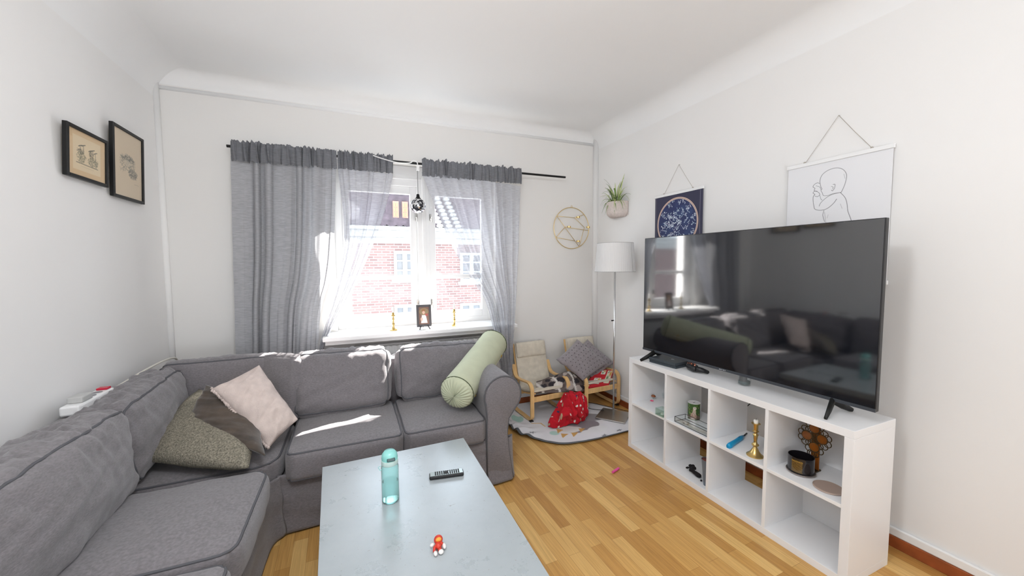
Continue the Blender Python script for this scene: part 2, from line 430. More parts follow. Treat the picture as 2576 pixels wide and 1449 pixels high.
# window opening
OX0, OX1, OZ0, OZ1 = -0.13, 1.36, 0.88, 2.42
WB = WY+.30
bm = new()
box(bm, (LX, WY, 0), (OX0, WB, CZ)); box(bm, (OX1, WY, 0), (WX, WB, CZ))
box(bm, (OX0, WY, 0), (OX1, WB, OZ0)); box(bm, (OX0, WY, OZ1), (OX1, WB, CZ))
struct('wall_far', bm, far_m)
# cove between the ceiling and the walls, and the rounded vertical corner beads
def cove(name, p0, p1, inward, r):
    p0, p1, inward = Vector(p0), Vector(p1), Vector(inward); n = 12; P = np.zeros((n+1, 2, 3))
    for i in range(n+1):
        a = math.pi/2*i/n; off = inward*(r-r*math.cos(math.pi/2-a))*1.0; z = CZ-r+r*math.sin(math.pi/2-a)
        off = inward*(r*(1-math.sin(math.pi/2-a+0)) if False else r*(1-math.cos(a)))
        z = CZ-r*(1-math.sin(a))
        P[i, 0] = (p0+off)+Vector((0, 0, z-p0.z)); P[i, 1] = (p1+off)+Vector((0, 0, z-p1.z))
    o = gridmesh(name, P, ceil_m); o['kind'] = 'structure'; return o
cove('trim_1', (LX, WY, CZ), (WX, WY, CZ), (0, -1, 0), 0.10)
cove('trim_2', (LX, NY, CZ), (LX, WY, CZ), (1, 0, 0), 0.20)
cove('trim_3', (WX, NY, CZ), (WX, WY, CZ), (-1, 0, 0), 0.16)
bm = new(); tube(bm, [(WX-.012, WY-.012, 0), (WX-.012, WY-.012, CZ)], 0.035, 16); struct('trim_4', bm, wall_m, smooth=True)
bm = new(); tube(bm, [(LX+.008, WY-.008, 0), (LX+.008, WY-.008, CZ)], 0.022, 16); struct('trim_5', bm, wall_m, smooth=True)
bm = new(); tube(bm, [(LX, WY+.004, CZ-.125), (WX, WY+.004, CZ-.105)], 0.016, 12); struct('trim_6', bm, ceil_m, smooth=True)
def base(name, lo, hi, ax):
    bm = new(); box(bm, lo, hi)
    o = struct(name, bm, redwood_m, bevel=0.004)
    l2, h2 = list(lo), list(hi); l2[2] = hi[2]; h2[2] = hi[2]+.045
    if ax == 'R': l2[0] += .004
    else: l2[1] += .004
    bm = new(); box(bm, l2, h2); obj('ledge', bm, white_m, o, bevel=.006, inv=False)
base('baseboard_right', (WX-.022, NY, 0), (WX, WY, .06), 'R')
base('baseboard_far', (LX, WY-.022, 0), (WX, WY, .06), 'F')

# ------------------------------------------------------------ window
FY = WY+.085
win = bpy.data.objects.new('window_1', None); COL.objects.link(win); win['kind'] = 'structure'; win.location = ((OX0+OX1)/2, FY, OZ0)
gl = atY(905, 800, FY); 
def Xp(u, v=600): return atY(u, v, FY).x
def Zp(v, u=1060): return atY(u, v, FY).z
zb, zt = OZ0+.045, OZ1
bm = new()
ring(bm, OX0, OX1, FY, FY+.11, OZ0, OZ1, .06, .08)
box(bm, (OX0+.06, FY-.015, OZ1-.19), (OX1-.06, FY+.05, OZ1-.08)); box(bm, (OX0+.06, FY-.03, OZ1-.13), (OX1-.06, FY-.015, OZ1-.115))
obj('frame', bm, white_m, win, bevel=.004)
xm0, xm1 = Xp(1050), Xp(1080)
bm = new(); box(bm, (xm0, FY-.02, OZ0+.06), (xm1, FY+.10, OZ1-.1)); box(bm, ((xm0+xm1)/2-.012, FY-.035, OZ0+.06), ((xm0+xm1)/2+.022, FY-.02, OZ1-.1))
obj('mullion', bm, white_m, win, bevel=.006)
zbar = Zp(697); s0 = OZ0+.075; s1 = OZ1-.19
for (x0, x1) in ((OX0+.06, xm0), (xm1, OX1-.06)):
    bm = new(); w = .062
    g0, g1 = x0+w, x1-w; h0, h1 = s0+.075, s1-.07
    box(bm, (x0, FY+.005, s0), (g0, FY+.05, s1)); box(bm, (g1, FY+.005, s0), (x1, FY+.05, s1))
    box(bm, (g0, FY+.005, s0), (g1, FY+.05, h0)); box(bm, (g0, FY+.005, h1), (g1, FY+.05, s1))
    box(bm, (g0, FY+.015, zbar-.020), (g1, FY+.045, zbar+.020))
    sash = obj('sash', bm, white_m, win, bevel=.004)
    bm = new(); box(bm, (g0-.005, FY+.026, h0-.005), (g1+.005, FY+.030, h1+.005)); obj('pane', bm, pane_m, sash)
for sx_ in (xm0-.012, xm1+.012):
    for zz in (1.12, 1.95):
        bm = new(); box(bm, (sx_-.006, FY-.03, zz-.03), (sx_+.006, FY+.01, zz+.03)); tube(bm, [(sx_, FY-.028, zz), (sx_, FY-.06, zz-.01), (sx_+.004, FY-.055, zz-.05)], .005, 8)
        obj('window_catch', bm, steel_m, win, smooth=True, angle=40)
# sill
SF = WY-.30; SZ = OZ0+.03
bm = new(); box(bm, (-0.235, SF, SZ-.035), (1.47, FY+.005, SZ)); sl = struct('trim_7', bm, white_m, bevel=.006)
bm = new(); box(bm, (-0.22, SF+.06, SZ-.075), (1.44, WY, SZ-.035)); obj('apron', bm, white_m, sl, bevel=.004, inv=False)
# radiator under the sill
rt = thing('radiator', 'white ribbed radiator under the window sill behind the sofa', 'radiator', (.6, WY-.12, .1))
x0, x1 = 0.0, 1.30; nfin = 26; zr = atY(1090, 862, WY-.17).z
bm = new()
pts = []
for i in range(nfin*2+1): pts.append((x0+(x1-x0)*i/(nfin*2), WY-.17+(.035 if i % 2 else 0)))
pb = [(x, y+.045) for x, y in pts]
for (a0, a1), (b0, b1) in zip(zip(pts, pts[1:]), zip(pb, pb[1:])):
    v = [bm.verts.new((*p, z)) for z in (.14, zr) for p in (a0, a1, b1, b0)]
    for q in ((0, 1, 5, 4), (2, 3, 7, 6), (4, 5, 6, 7), (3, 2, 1, 0)): bm.faces.new([v[k] for k in q])
obj('ribbed_panel', bm, white_m, rt)
bm = new(); box(bm, (x0, WY-.09, .12), (x1, WY-.03, zr+.01)); obj('back_panel', bm, white_m, rt, bevel=.005)
bm = new(); tube(bm, [(x0+.05, WY-.1, 0), (x0+.05, WY-.1, .2)], .011, 10); obj('pipe', bm, white_m, rt, smooth=True)

# ------------------------------------------------------------ house across the street
BY = 13.0
hb = thing('brick_building', 'red brick house with white windows and tiled roof seen outside through the window', 'building', (1.5, BY, -9))
def bz(v, u=1000): return atY(u, v, BY).z
zc0, zc1 = bz(613), bz(572)
bm = new(); box(bm, (-14, BY, -9), (20, BY+8, zc0)); obj('brick_wall', bm, brick_mat(), hb)
stone_m = mat('white_stucco', (0.50, 0.48, 0.45), .8)
bm = new(); box(bm, (-14, BY-.12, zc0), (20, BY+8, zc0+.20)); box(bm, (-14, BY-.30, zc0+.20), (20, BY+8, zc1-.12)); box(bm, (-14, BY-.45, zc1-.12), (20, BY+8, zc1)); obj('cornice', bm, stone_m, hb, bevel=.03)
tile_m = mat('roof_tiles', (0.085, 0.060, 0.068), .8, var=.35, vscale=5)
# tiled roof: corrugated slope
nu, nv = 240, 30; P = np.zeros((nv, nu, 3)); 
for j in range(nv):
    for i in range(nu):
        x = -10+24*i/(nu-1); t = j/(nv-1); P[j, i] = (x, BY-.45+1.35*t, zc1+2.6*t+.035*math.sin(x*2*math.pi/.25)-.03*((j % 2)))
gridmesh('roof', P, tile_m, hb)
bm = new(); box(bm, (-10, BY+.9, zc1), (14, BY+1.0, zc1+2.6)); obj('roof_backing', bm, tile_m, hb)
dx0, dx1 = atY(968, 530, BY).x, atY(1045, 530, BY).x; dz0, dz1 = bz(562), bz(496)
bm = new(); box(bm, (dx0, BY-.25, dz0), (dx1, BY+1.0, dz1)); dm = obj('dormer', bm, tile_m, hb, bevel=.02)
lit_m = mat('painted_pane_reflection', (0.60, 0.22, 0.10), .6)  # orange reflection painted into the colour of the dormer panes
for k in range(2):
    xa = dx0+.22+(dx1-dx0-.40)/2*k; xb = xa+(dx1-dx0-.40)/2-.10
    bm = new(); box(bm, (xa, BY-.30, dz0+.15), (xb, BY-.24, dz1-.18)); w = obj('window', bm, mat('dormer_frame', (.35, .17, .12), .6), dm)
    bm = new()
    for a in range(2):
        for b in range(3):
            ww, hh = (xb-xa-.04)/2, (dz1-dz0-.40)/3
            box(bm, (xa+.03+a*ww, BY-.31, dz0+.19+b*hh), (xa+a*ww+ww, BY-.30, dz0+.19+(b+1)*hh-.03))
    obj('pane', bm, lit_m, w)
wf_m = mat('white_window_paint', (0.55, 0.55, 0.54), .6); dk_m = mat('dark_house_pane', (0.16, 0.155, 0.155), .15)
def hwin(ua, va, ub, vb, n=2):
    a = atY(ua, va, BY); b = atY(ub, vb, BY); x0, x1, z1, z0 = a.x, b.x, a.z, b.z
    bm = new(); t = .09
    ring(bm, x0, x1, BY-.05, BY+.1, z0, z1, t)
    xm = (x0+x1)/2; box(bm, (xm-.07, BY-.06, z0+t), (xm+.07, BY+.1, z1-t))
    for k in (1, 2):
        zz = z0+(z1-z0)*k/3; box(bm, (x0+t, BY-.04, zz-.025), (xm-.07, BY+.1, zz+.025)); box(bm, (xm+.07, BY-.04, zz-.025), (x1-t, BY+.1, zz+.025))
    box(bm, (x0-.08, BY-.16, z0-.10), (x1+.08, BY+.05, z0))
    w = obj('window', bm, wf_m, hb)
    bm = new(); box(bm, (x0+t, BY-.005, z0+t), (x1-t, BY-.001, z1-t)); obj('pane', bm, dk_m, w)
hwin(990, 632, 1046, 703); hwin(1157, 636, 1213, 707); hwin(992, 768, 1048, 838); hwin(1157, 763, 1213, 833); hwin(823, 628, 879, 699)
# verge tiles of the higher roof on the right, sunlight painted as pale colour
vt = thing('neighbouring_roof', 'steep tiled roof with verge tiles painted sunlit pale behind the brick house', 'roof', (4, BY+1.3, zc1))
a = atY(1083, 480, BY-.8); b = atY(1128, 578, BY-.8)
bm = new()
for k in range(11):
    p = a.lerp(b, k/10)
    for j in range(3): ball(bm, p+Vector((.30*j-.22, 0, .0)), .13, (1, 1, .6), sub=1)
obj('verge_tiles', bm, stone_m, vt, smooth=True)
bm = new(); q = [bm.verts.new(v) for v in (a+Vector((.4, .1, .1)), a+Vector((9, .1, .1)), Vector((b.x+9, b.y+.1, zc1)), Vector((b.x+.4, b.y+.1, zc1)))]
bm.faces.new(q); g = bmesh.ops.extrude_face_region(bm, geom=bm.faces[:]); [setattr(v, 'co', v.co+Vector((0, .3, 0))) for v in g['geom'] if isinstance(v, bmesh.types.BMVert)]
obj('slope', bm, tile_m, vt)

# ------------------------------------------------------------ curtain rod and curtains
RY = WY-.16
ra, rb = atY(570, 367, RY), atY(1422, 446, RY)
rod = thing('curtain_rod', 'thin black curtain rod above the window, bare at its right end', 'curtain rod', ((ra.x+rb.x)/2, WY, ra.z))
bm = new(); tube(bm, [ra, rb], .0105, 12); obj('rod', bm, blackmetal_m, rod, smooth=True, angle=40)
for x in (ra.x+.12, 0.72):
    bm = new(); z = ra.lerp(rb, (x-ra.x)/(rb.x-ra.x)).z; tube(bm, [(x, WY, z-.01), (x, RY, z-.012)], .008, 8); box(bm, (x-.02, WY-.006, z-.04), (x+.02, WY, z+.04)); obj('bracket', bm, blackmetal_m, rod, smooth=True, angle=40)
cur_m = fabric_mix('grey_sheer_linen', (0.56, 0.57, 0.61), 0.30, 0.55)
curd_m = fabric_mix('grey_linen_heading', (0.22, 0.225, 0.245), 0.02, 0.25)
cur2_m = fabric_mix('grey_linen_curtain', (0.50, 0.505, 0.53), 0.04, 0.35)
def rodz(x): return ra.z+(rb.z-ra.z)*(x-ra.x)/(rb.x-ra.x)
def curtain(label, left, right, nf, A0, A1, seed, m, dy=0.0, nu=260, nv=90, push=0.0):
    """left/right: edge paths as (u,v) pixels on the curtain plane, from the rod to the hem"""
    Y0 = RY-.005+dy
    pz = lambda v: push*max(0.0, min(1.0, (v-640)/130))
    L = resample(crom([atY(u, v, Y0-pz(v)) for u, v in left], 10), nv); R = resample(crom([atY(u, v, Y0-pz(v)) for u, v in right], 10), nv)
    root = thing('curtain', label, 'curtain', ((L[0].x+R[0].x)/2, Y0, 0.05), group='grey curtains on the rod')
    P = np.zeros((nv, nu, 3)); rnd = random.Random(seed); ph = [rnd.uniform(0, 6.28) for _ in range(6)]
    for j in range(nv):
        t = j/(nv-1)
        for i in range(nu):
            s = i/(nu-1); ss = s+.035*math.sin(2*math.pi*s*3+ph[0])+.018*math.sin(2*math.pi*s*7+ph[1])*(1+.5*t)
            A = A0+(A1-A0)*t
            f = math.sin(2*math.pi*nf*ss+ph[2]+.5*math.sin(3*t+ph[3])); f = math.copysign(abs(f)**.7, f)
            y = A*f*(.7+.5*math.sin(2*math.pi*2.3*s+ph[4]))+.006*nz((s*6, t*9, seed), 1.5)
            p = L[j].lerp(R[j], s); P[j, i] = (p.x+.30*A*math.cos(2*math.pi*nf*ss+ph[2]), min(p.y+y, WY-.02), p.z)
    gridmesh('cloth', P, m, root)
    # gathered heading with the rod pocket
    nh = 16; Q = np.zeros((nh, nu*2, 3))
    for j in range(nh):
        t = j/(nh-1)
        for i in range(nu*2):
            s = i/(nu*2-1); x = L[0].x+(R[0].x-L[0].x)*s; z0 = rodz(x)
            k = nz((s*nf*2.6, seed, 0), 1.0); k2 = nz((s*nf*7, seed, 2), 1)
            y = RY-.018-.024*abs(math.sin(math.pi*nf*1.5*s+4*k))**.6-.014*k2
            z = z0+.038+.020*k+.014*k2-(.150+.022*k)*t
            if t < .25: y += .006*math.sin(s*nf*40)*(1-t*4)
            Q[j, i] = (x+.012*math.sin(s*nf*9)*t, y-.012*math.sin(math.pi*t), z)
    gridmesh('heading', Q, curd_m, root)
    return root
curtain('grey curtain at the left end of the rod, hanging straight down behind the sofa', [(583, 392), (588, 600), (597, 900), (600, 1010)], [(848, 425), (843, 600), (832, 700), (808, 800), (800, 1010)], 7, .026, .034, 3, cur2_m, dy=.0)
curtain('sheer grey curtain over the left half of the window, swept to the left', [(850, 424), (866, 560), (860, 650), (838, 750), (806, 870), (796, 980)], [(990, 438), (972, 520), (935, 625), (885, 735), (838, 820), (812, 880), (803, 980)], 6, .014, .022, 8, cur_m, dy=-.035)
curtain('sheer grey curtain right of the window, swept to the right behind the green bolster', [(1062, 434), (1092, 510), (1135, 610), (1180, 690), (1222, 755), (1243, 830), (1256, 900), (1270, 990)], [(1311, 468), (1307, 600), (1300, 750), (1292, 900), (1290, 990)], 8, .014, .030, 5, cur_m, dy=-.02, push=.20)

# pendant lamp hanging in the window
pc = atY(1052, 518, RY-.03); pr_ = .066
pd = thing('pendant_lamp', 'small mosaic glass ball pendant lamp hanging in the window', 'lamp', pc)
def mosaic():
    m = mat('mirror_mosaic', (.6, .62, .65), .15, metal=.8); n, l = nt(m); p = n['Principled BSDF']
    tc = n.new('ShaderNodeTexCoord'); v = n.new('ShaderNodeTexVoronoi'); v.inputs['Scale'].default_value = 55
    l.new(tc.outputs['Object'], v.inputs['Vector']); r = n.new('ShaderNodeValToRGB'); r.color_ramp.interpolation = 'CONSTANT'; e = r.color_ramp.elements
    e[0].color = (.04, .04, .05, 1); e[1].position = .30; e[1].color = (.75, .77, .80, 1); x = e.new(.55); x.color = (.25, .27, .3, 1); y = e.new(.7); y.color = (.9, .9, .9, 1)
    sp = n.new('ShaderNodeSeparateColor'); l.new(v.outputs['Color'], sp.inputs[0]); l.new(sp.outputs[0], r.inputs[0]); l.new(r.outputs[0], p.inputs['Base Color']); return m
bm = new(); ball(bm, pc, pr_, sub=4); obj('globe', bm, mosaic(), pd, smooth=True)
bm = new(); lathe(bm, [(.004, .105), (.012, .10), (.016, .075), (.030, .058), (.034, .050)], pc, 20); obj('cap', bm, blackmetal_m, pd, smooth=True)
bm = new(); tube(bm, [pc+Vector((0, 0, .1)), Vector((pc.x, RY-.03, rodz(pc.x)+.01))], .0028, 6)
obj('cord', bm, mat('grey_cord', (.25, .25, .25), .6), pd, smooth=True)
pts = [atY(u, v, RY-.075) for u, v in ((938, 391), (965, 400), (1000, 409), (1030, 410), (1040, 404), (1049, 408), (1051, 420))]
bm = new(); tube(bm, crom(pts, 8), .0045, 8); box(bm, pts[-1]-Vector((.012, .012, .03)), pts[-1]+Vector((.012, .012, .01))); obj('plug_cable', bm, white_m, pd, smooth=True, angle=40, label='white lead draped over the rod')

# on the sill: two brass candlesticks with candles, photo in a stand frame
def candlestick(loc, s, label, group=None):
    t = thing('candlestick', label, 'candlestick', loc, group=group)
    prof = [(.030, 0), (.030, .006), (.012, .018), (.007, .03), (.010, .045), (.013, .052), (.007, .06), (.006, .08), (.011, .09), (.006, .10), (.006, .112), (.017, .118), (.016, .124), (.009, .126), (.010, .145), (.008, .145)]
    bm = new(); lathe(bm, [(r*s, z*s) for r, z in prof], loc, 24); obj('stem', bm, brass_m, t, smooth=True, angle=50)
    return t
def candle(loc, r, h, label):
    bm = new(); lathe(bm, [(r*.96, 0), (r, .002), (r, h-.003), (r*.7, h), (.001, h-.001)], loc, 20)
    o = obj('candle', bm, wax_m, smooth=True, angle=50); tag(o, label, 'candle')
    bm = new(); tube(bm, [Vector(loc)+Vector((0, 0, h-.002)), Vector(loc)+Vector((.001, 0, h+.008))], .0009, 5); obj('wick', bm, black_m, o)
for u, v, w in ((990, 833, 'left'), (1143, 822, 'right')):
    p = atZ(u, v-2, SZ); p.z = SZ
    candlestick(p, 1.10, 'slim brass candlestick on the window sill, to the %s of the photo frame' % w)
    candle(p+Vector((0, 0, .145*1.10+.0)), .0085, .055, 'short white candle in the sill candlestick %s of the photo frame' % w)
p = atZ(1068, 828, SZ); p.z = SZ
pf = thing('photo_frame', 'dark standing photo frame on the window sill between two candlesticks', 'picture frame', p)
Mf = Matrix.Translation(p+Vector((0, 0, .022)))@Matrix.Rotation(-.12, 4, 'X')
w, h = .066, .20
bm = new()
ring(bm, -w, w, 0, .012, 0, h, .02, .022, Mf)
obj('frame', bm, mat('dark_grey_wood', (.09, .085, .09), .5), pf, bevel=.002)
bm = new()
for sx_ in (-.045, .045): tube(bm, [p+Vector((sx_*.7, .0, .03)), p+Vector((sx_, -.02, .004))], .006, 8)
tube(bm, [p+Vector((0, .02, .11)), p+Vector((0, .07, .004))], .005, 8)
obj('foot', bm, mat('dark_grey_wood', (.09, .085, .09), .5), pf, smooth=True)
cv = canvas(60, 90, (.22, .12, .09)); c_ell(cv, 30, 24, 26, 18, (.30, .22, .12)); c_ell(cv, 28, 26, 8, 10, (.72, .48, .36)); c_ell(cv, 28, 19, 10, 8, (.35, .16, .07)); c_ell(cv, 28, 29, 7, 8, (.72, .48, .36))
c_poly(cv, [(18, 42), (40, 42), (48, 82), (12, 82)], (.85, .78, .76)); c_ell(cv, 44, 40, 8, 6, (.45, .1, .08)); c_ell(cv, 16, 62, 6, 9, (.7, .5, .4))
g = quadgrid((-w+.018, .004, h-.02), (w-.018, .004, h-.02), (w-.018, .004, .02), (-w+.018, .004, .02), 60, 90)
g = np.array([[list(Mf@Vector(q)) for q in row] for row in g]); gridmesh('photo', g, printed('photo_print', .3), pf, col=cv, label='photo of a person in a white dress')

# ------------------------------------------------------------ corner sofa
sofa = thing('corner_sofa', 'grey fabric corner sofa with loose cushions along the left wall and under the window', 'sofa', (-.4, 2.6, 0))
SFY = 2.36; SLX = -.455; DZ = .30
def rbox(bm, lo, hi): box(bm, lo, hi)
bm = new(); box(bm, (LX+.05, SFY+.02, .04), (.80, 3.22, DZ)); box(bm, (LX+.05, .45, .04), (SLX-.02, SFY+.02, DZ)); obj('base', bm, sofa_m, sofa, bevel=.03)
bm = new(); box(bm, (LX+.04, 3.10, .04), (1.0, 3.28, .755)); o = obj('back_frame', bm, sofa_m, sofa, bevel=.04)
bm = new(); box(bm, (LX+.012, .45, .04), (LX+.17, 3.20, .800)); o = obj('back_frame', bm, sofa_m, sofa, bevel=.04)
# skirt with soft folds
path = [Vector((.80, SFY-.01, 0)), Vector((-.30, SFY-.01, 0)), Vector((-.40, SFY-.03, 0)), Vector((SLX, SFY-.12, 0)), Vector((SLX-.005, 2.0, 0)), Vector((SLX, 1.2, 0)), Vector((SLX-.03, .45, 0))]
pp = resample(crom(path, 16), 300); nv = 26; P = np.zeros((nv, 300, 3))
for i, q in enumerate(pp):
    tg = (pp[min(i+1, 299)]-pp[max(i-1, 0)]).normalized(); nn = Vector((tg.y, -tg.x, 0)); nn = -nn if nn.dot(Vector((1, -1, 0))) < 0 else nn
    for j in range(nv):
        t = j/(nv-1); s = i*.0095
        off = .018*t+.016*t*nz((s*1.6, t*.6, 1), 1.0)+.010*nz((s*3+t*2.2, t*3.5, 4), 1.0)+.006*nz((s*9+t*4, t*7, 9), 1)
        P[j, i] = q+nn*off+Vector((0, 0, DZ+.04-(DZ+.028)*t))
gridmesh('skirt', P, sofa_m, sofa, thick=.004)
# seat cushions
def TR(x, y, z, rz=0, rx=0, ry=0): return Matrix.Translation((x, y, z))@Matrix.Rotation(rz, 4, 'Z')@Matrix.Rotation(rx, 4, 'X')@Matrix.Rotation(ry, 4, 'Y')
boxy('seat_cushion', (.315, .33, .085), TR(-.055, 2.635, .385), sofa_m, sofa, r=.035, R=.05, bt=.022, bs=.01, seed=1, amp=.004, pipes=(1, -1))
boxy('seat_cushion', (.268, .33, .082), TR(.532, 2.645, .385), sofa_m, sofa, r=.035, R=.05, bt=.022, bs=.01, seed=2, amp=.004, pipes=(1, -1))
boxy('seat_cushion', (.36, .35, .070), TR(-.755, 2.645, .365), sofa_m, sofa, r=.035, R=.13, bt=.02, bs=.01, seed=3, amp=.004, pipes=(1, -1))
boxy('seat_cushion', (.325, .305, .078), TR(-.735, 1.885, .392), sofa_m, sofa, r=.035, R=.07, bt=.028, bs=.012, seed=4, amp=.005, pipes=(1, -1), n=30)
boxy('seat_cushion', (.315, .31, .070), TR(-.730, 1.245, .396), sofa_m, sofa, r=.035, R=.05, bt=.028, bs=.012, seed=5, amp=.005, pipes=(1, -1), n=30)
# back cushions (local y = up, z = out of the cushion face)
def BK(x, y, z, face, lean, roll=0):
    """face: direction of the cushion's front; columns = right, up, front"""
    f = Vector(face).normalized(); up = Vector((0, 0, 1)); rt_ = up.cross(f)
    M = Matrix((rt_, up, f)).transposed().to_4x4()
    return Matrix.Translation((x, y, z))@Matrix.Rotation(lean, 4, rt_)@Matrix.Rotation(roll, 4, f)@M
boxy('back_cushion', (.315, .215, .105), BK(-.08, 2.92, .665, (0, -1, 0), -.33), sofa_m, sofa, r=.07, R=.05, bt=.045, bs=.018, seed=6, amp=.012, ruche=.010, crease=.010, n=46, pipes=(1,))
boxy('back_cushion', (.345, .205, .10), BK(.635, 2.945, .655, (0, -1, 0), -.30, -.02), sofa_m, sofa, r=.07, R=.05, bt=.040, bs=.018, seed=7, amp=.012, ruche=.008, crease=.009, n=46, pipes=(1,))
boxy('back_cushion', (.34, .225, .075), BK(-.80, 3.02, .655, (0, -1, 0), -.14), sofa_m, sofa, r=.045, R=.07, bt=.02, bs=.012, seed=8, amp=.006, ruche=.005, n=30, pipes=(1,))
boxy('back_cushion', (.155, .22, .05), BK(-.47, 2.93, .67, (-.55, -.8, 0), -.14), sofa_m, sofa, r=.04, R=.05, bt=.02, bs=.01, seed=9, amp=.010, ruche=.006, n=26, pipes=())
boxy('back_cushion', (.345, .19, .11), BK(-1.085, 2.62, .650, (1, 0, 0), -.10, .05), sofa_m, sofa, r=.04, R=.06, bt=.045, bs=.02, seed=10, amp=.014, ruche=.014, crease=.012, n=50, pipes=(1,))
boxy('back_cushion', (.45, .20, .12), BK(-1.065, 1.785, .650, (1, 0, 0), -.08, 0), sofa_m, sofa, r=.04, R=.06, bt=.060, bs=.02, seed=11, amp=.014, ruche=.016, crease=.016, n=64, pipes=(1,))
# arm rest with rolled top
prof = [(.80, .02), (.798, .30), (.80, .47)]
cxa, cza, rra = .915, .605, .132
prof += [(cxa+rra*math.cos(math.radians(a)), cza+rra*math.sin(math.radians(a))) for a in range(200, -60, -13)]
prof += [(.955, .44), (.942, .34), (.955, .20), (.985, .02)]
bm = new(); n0 = len(prof)
ys = [2.325, 2.33, 2.345, 2.5, 2.8, 3.1, 3.26]; rings = []
for k, y in enumerate(ys):
    sh = .014 if k == 0 else (.004 if k == 1 else 0)
    ring = []
    for (x, z) in prof:
        dx, dz = (cxa-x), (cza-z); d = math.hypot(dx, dz)
        ring.append(bm.verts.new((x+dx/d*sh, y, z+dz/d*sh+(.02*(y-2.33) if z > .4 else 0))))
    rings.append(ring)
for A, B in zip(rings, rings[1:]):
    for k in range(n0-1): bm.faces.new((A[k], A[k+1], B[k+1], B[k]))
    bm.faces.new((A[-1], A[0], B[0], B[-1]))
bm.faces.new(rings[0]); bm.faces.new(rings[-1][::-1])
arm = obj('arm_rest', bm, sofa_m, sofa, smooth=True, angle=50)
bm = new(); tube(bm, [(x, 2.332, z) for x, z in prof], .006, 6, cap=True); obj('piping', bm, pipe_m, arm, smooth=True)
# skirt around the arm
path = [Vector((.80, 2.325, 0)), Vector((.97, 2.325, 0)), Vector((1.0, 2.36, 0)), Vector((1.01, 2.7, 0)), Vector((1.0, 3.26, 0))]
pp = resample(path, 120); nv = 18; P = np.zeros((nv, 120, 3))
for i, q in enumerate(pp):
    out = Vector((0, -1, 0)) if i < 25 else Vector((1, 0, 0))
    for j in range(nv):
        t = j/(nv-1); off = -.02+.035*t*t+.012*t*nz((i*.08, t*2, 3), 1)
        P[j, i] = q+out*off+Vector((-.02*(1-t) if i >= 25 else 0, 0, .30-.285*t))
gridmesh('arm_skirt', P, sofa_m, sofa, thick=.004)

# ------------------------------------------------------------ throw pillows on the sofa
knit_m = mat('knit_tweed', (.22, .20, .155), .95, bump=1.0, bscale=170, var=.55, vscale=140)
c = [atZ(352, 1158, .52), atZ(625, 1178, .50), atY(640, 1050, 2.62), atY(500, 978, 2.90)]
pil, _ = pillow('pillow', c, .15, knit_m, pinch=-.04, seed=2, amp=.007, power=.42)
tag(pil, 'large knitted tweed grey-beige pillow lying lowest in the sofa corner', 'pillow')
brown_m = mat('brown_velvet', (.060, .043, .031), .75, bump=.3, bscale=60, var=.4, vscale=14, sheen=.4)
c = [atZ(466, 1075, .60), atZ(668, 1148, .52), atY(640, 1000, 2.74), atY(520, 968, 2.72)]
pil, _ = pillow('pillow', c, .14, brown_m, pinch=.05, seed=4, amp=.006, power=.45, wr=.009, n=44)
tag(pil, 'dark brown velvet pillow between the knitted pillow and the pale pink one', 'pillow')
pink_m = mat('pale_pink_cotton', (.62, .52, .48), .9, bump=.6, bscale=180, var=.06, vscale=30)
c = [atY(676, 1128, 2.40), atY(750, 1055, 2.52), atY(652, 918, 2.78), atY(532, 978, 2.60)]
pil, PP = pillow('pillow', c, .15, pink_m, pinch=.03, seed=6, amp=.012, power=.45, wr=.014, n=50)
tag(pil, 'pale pink ribbed pillow with ruffled edge, topmost of the sofa corner pillows', 'pillow')
bm = new(); n = 90
pts = [PP(-1, -1+2*i/n, 1)+Vector((.0, -.006*math.sin(i*2.1), .006*math.sin(i*1.7))) for i in range(n+1)]
tube(bm, pts, [.008+.003*math.sin(i*2.3) for i in range(n+1)], 6); obj('ruffle', bm, pink_m, pil, smooth=True)
# green bolster
green_m = mat('sage_cotton', (.52, .55, .40), .9, bump=.15, bscale=90, var=.05, vscale=12)
b0 = Vector((.635, 2.47, .625)); b1 = Vector((1.10, 3.02, .815)); ax = (b1-b0).normalized(); Lb = (b1-b0).length
bol = thing('bolster', 'pale green bolster cushion leaning over the sofa arm and backrest', 'bolster', b0)
Mb = Matrix.Translation(b0)@ax.to_track_quat('Z', 'Y').to_matrix().to_4x4()
nu, nv = 96, 90; P = np.zeros((nv, nu, 3)); Rb = .118
for j in range(nv):
    t = j/(nv-1)
    if t < .16: a = t/.16; z = .055*(a**1.0)-.055+.0; rr_ = Rb*math.sin(a*math.pi/2)**.75; z = -.055*(math.cos(a*math.pi/2))
    elif t > .84: a = (1-t)/.16; rr_ = Rb*math.sin(a*math.pi/2)**.75; z = Lb+.055*math.cos(a*math.pi/2)
    else: rr_ = Rb; z = Lb*(t-.16)/.68
    for i in range(nu):
        a = 2*math.pi*i/nu; r_ = rr_*(1+.03*nz((math.cos(a)*1.2, math.sin(a)*1.2, z*4), 1, 3))
        if t < .16 or t > .84: r_ *= 1+.012*math.sin(a*26)*(min(t, 1-t)/.16)
        P[j, i] = Mb@Vector((r_*math.cos(a), r_*math.sin(a), z+.006*math.sin(a*26)*(1 if t < .12 else 0)))
gridmesh('cover', P, green_m, bol, closeu=True)
for zz in (0.0, Lb):
    bm = new(); tube(bm, [Mb@Vector(((Rb+.001)*math.cos(a*math.pi/24), (Rb+.001)*math.sin(a*math.pi/24), zz)) for a in range(48)], .0035, 6, closed=True)
    obj('piping', bm, mat('dark_green_piping', (.09, .11, .06), .8), bol, smooth=True)
yl = mat('mustard_embroidery', (.65, .42, .05), .8); dkg = mat('dark_green_thread', (.12, .15, .10), .8)
def onb(a, z, r=Rb+.002): return Mb@Vector((r*math.cos(a), r*math.sin(a), z))
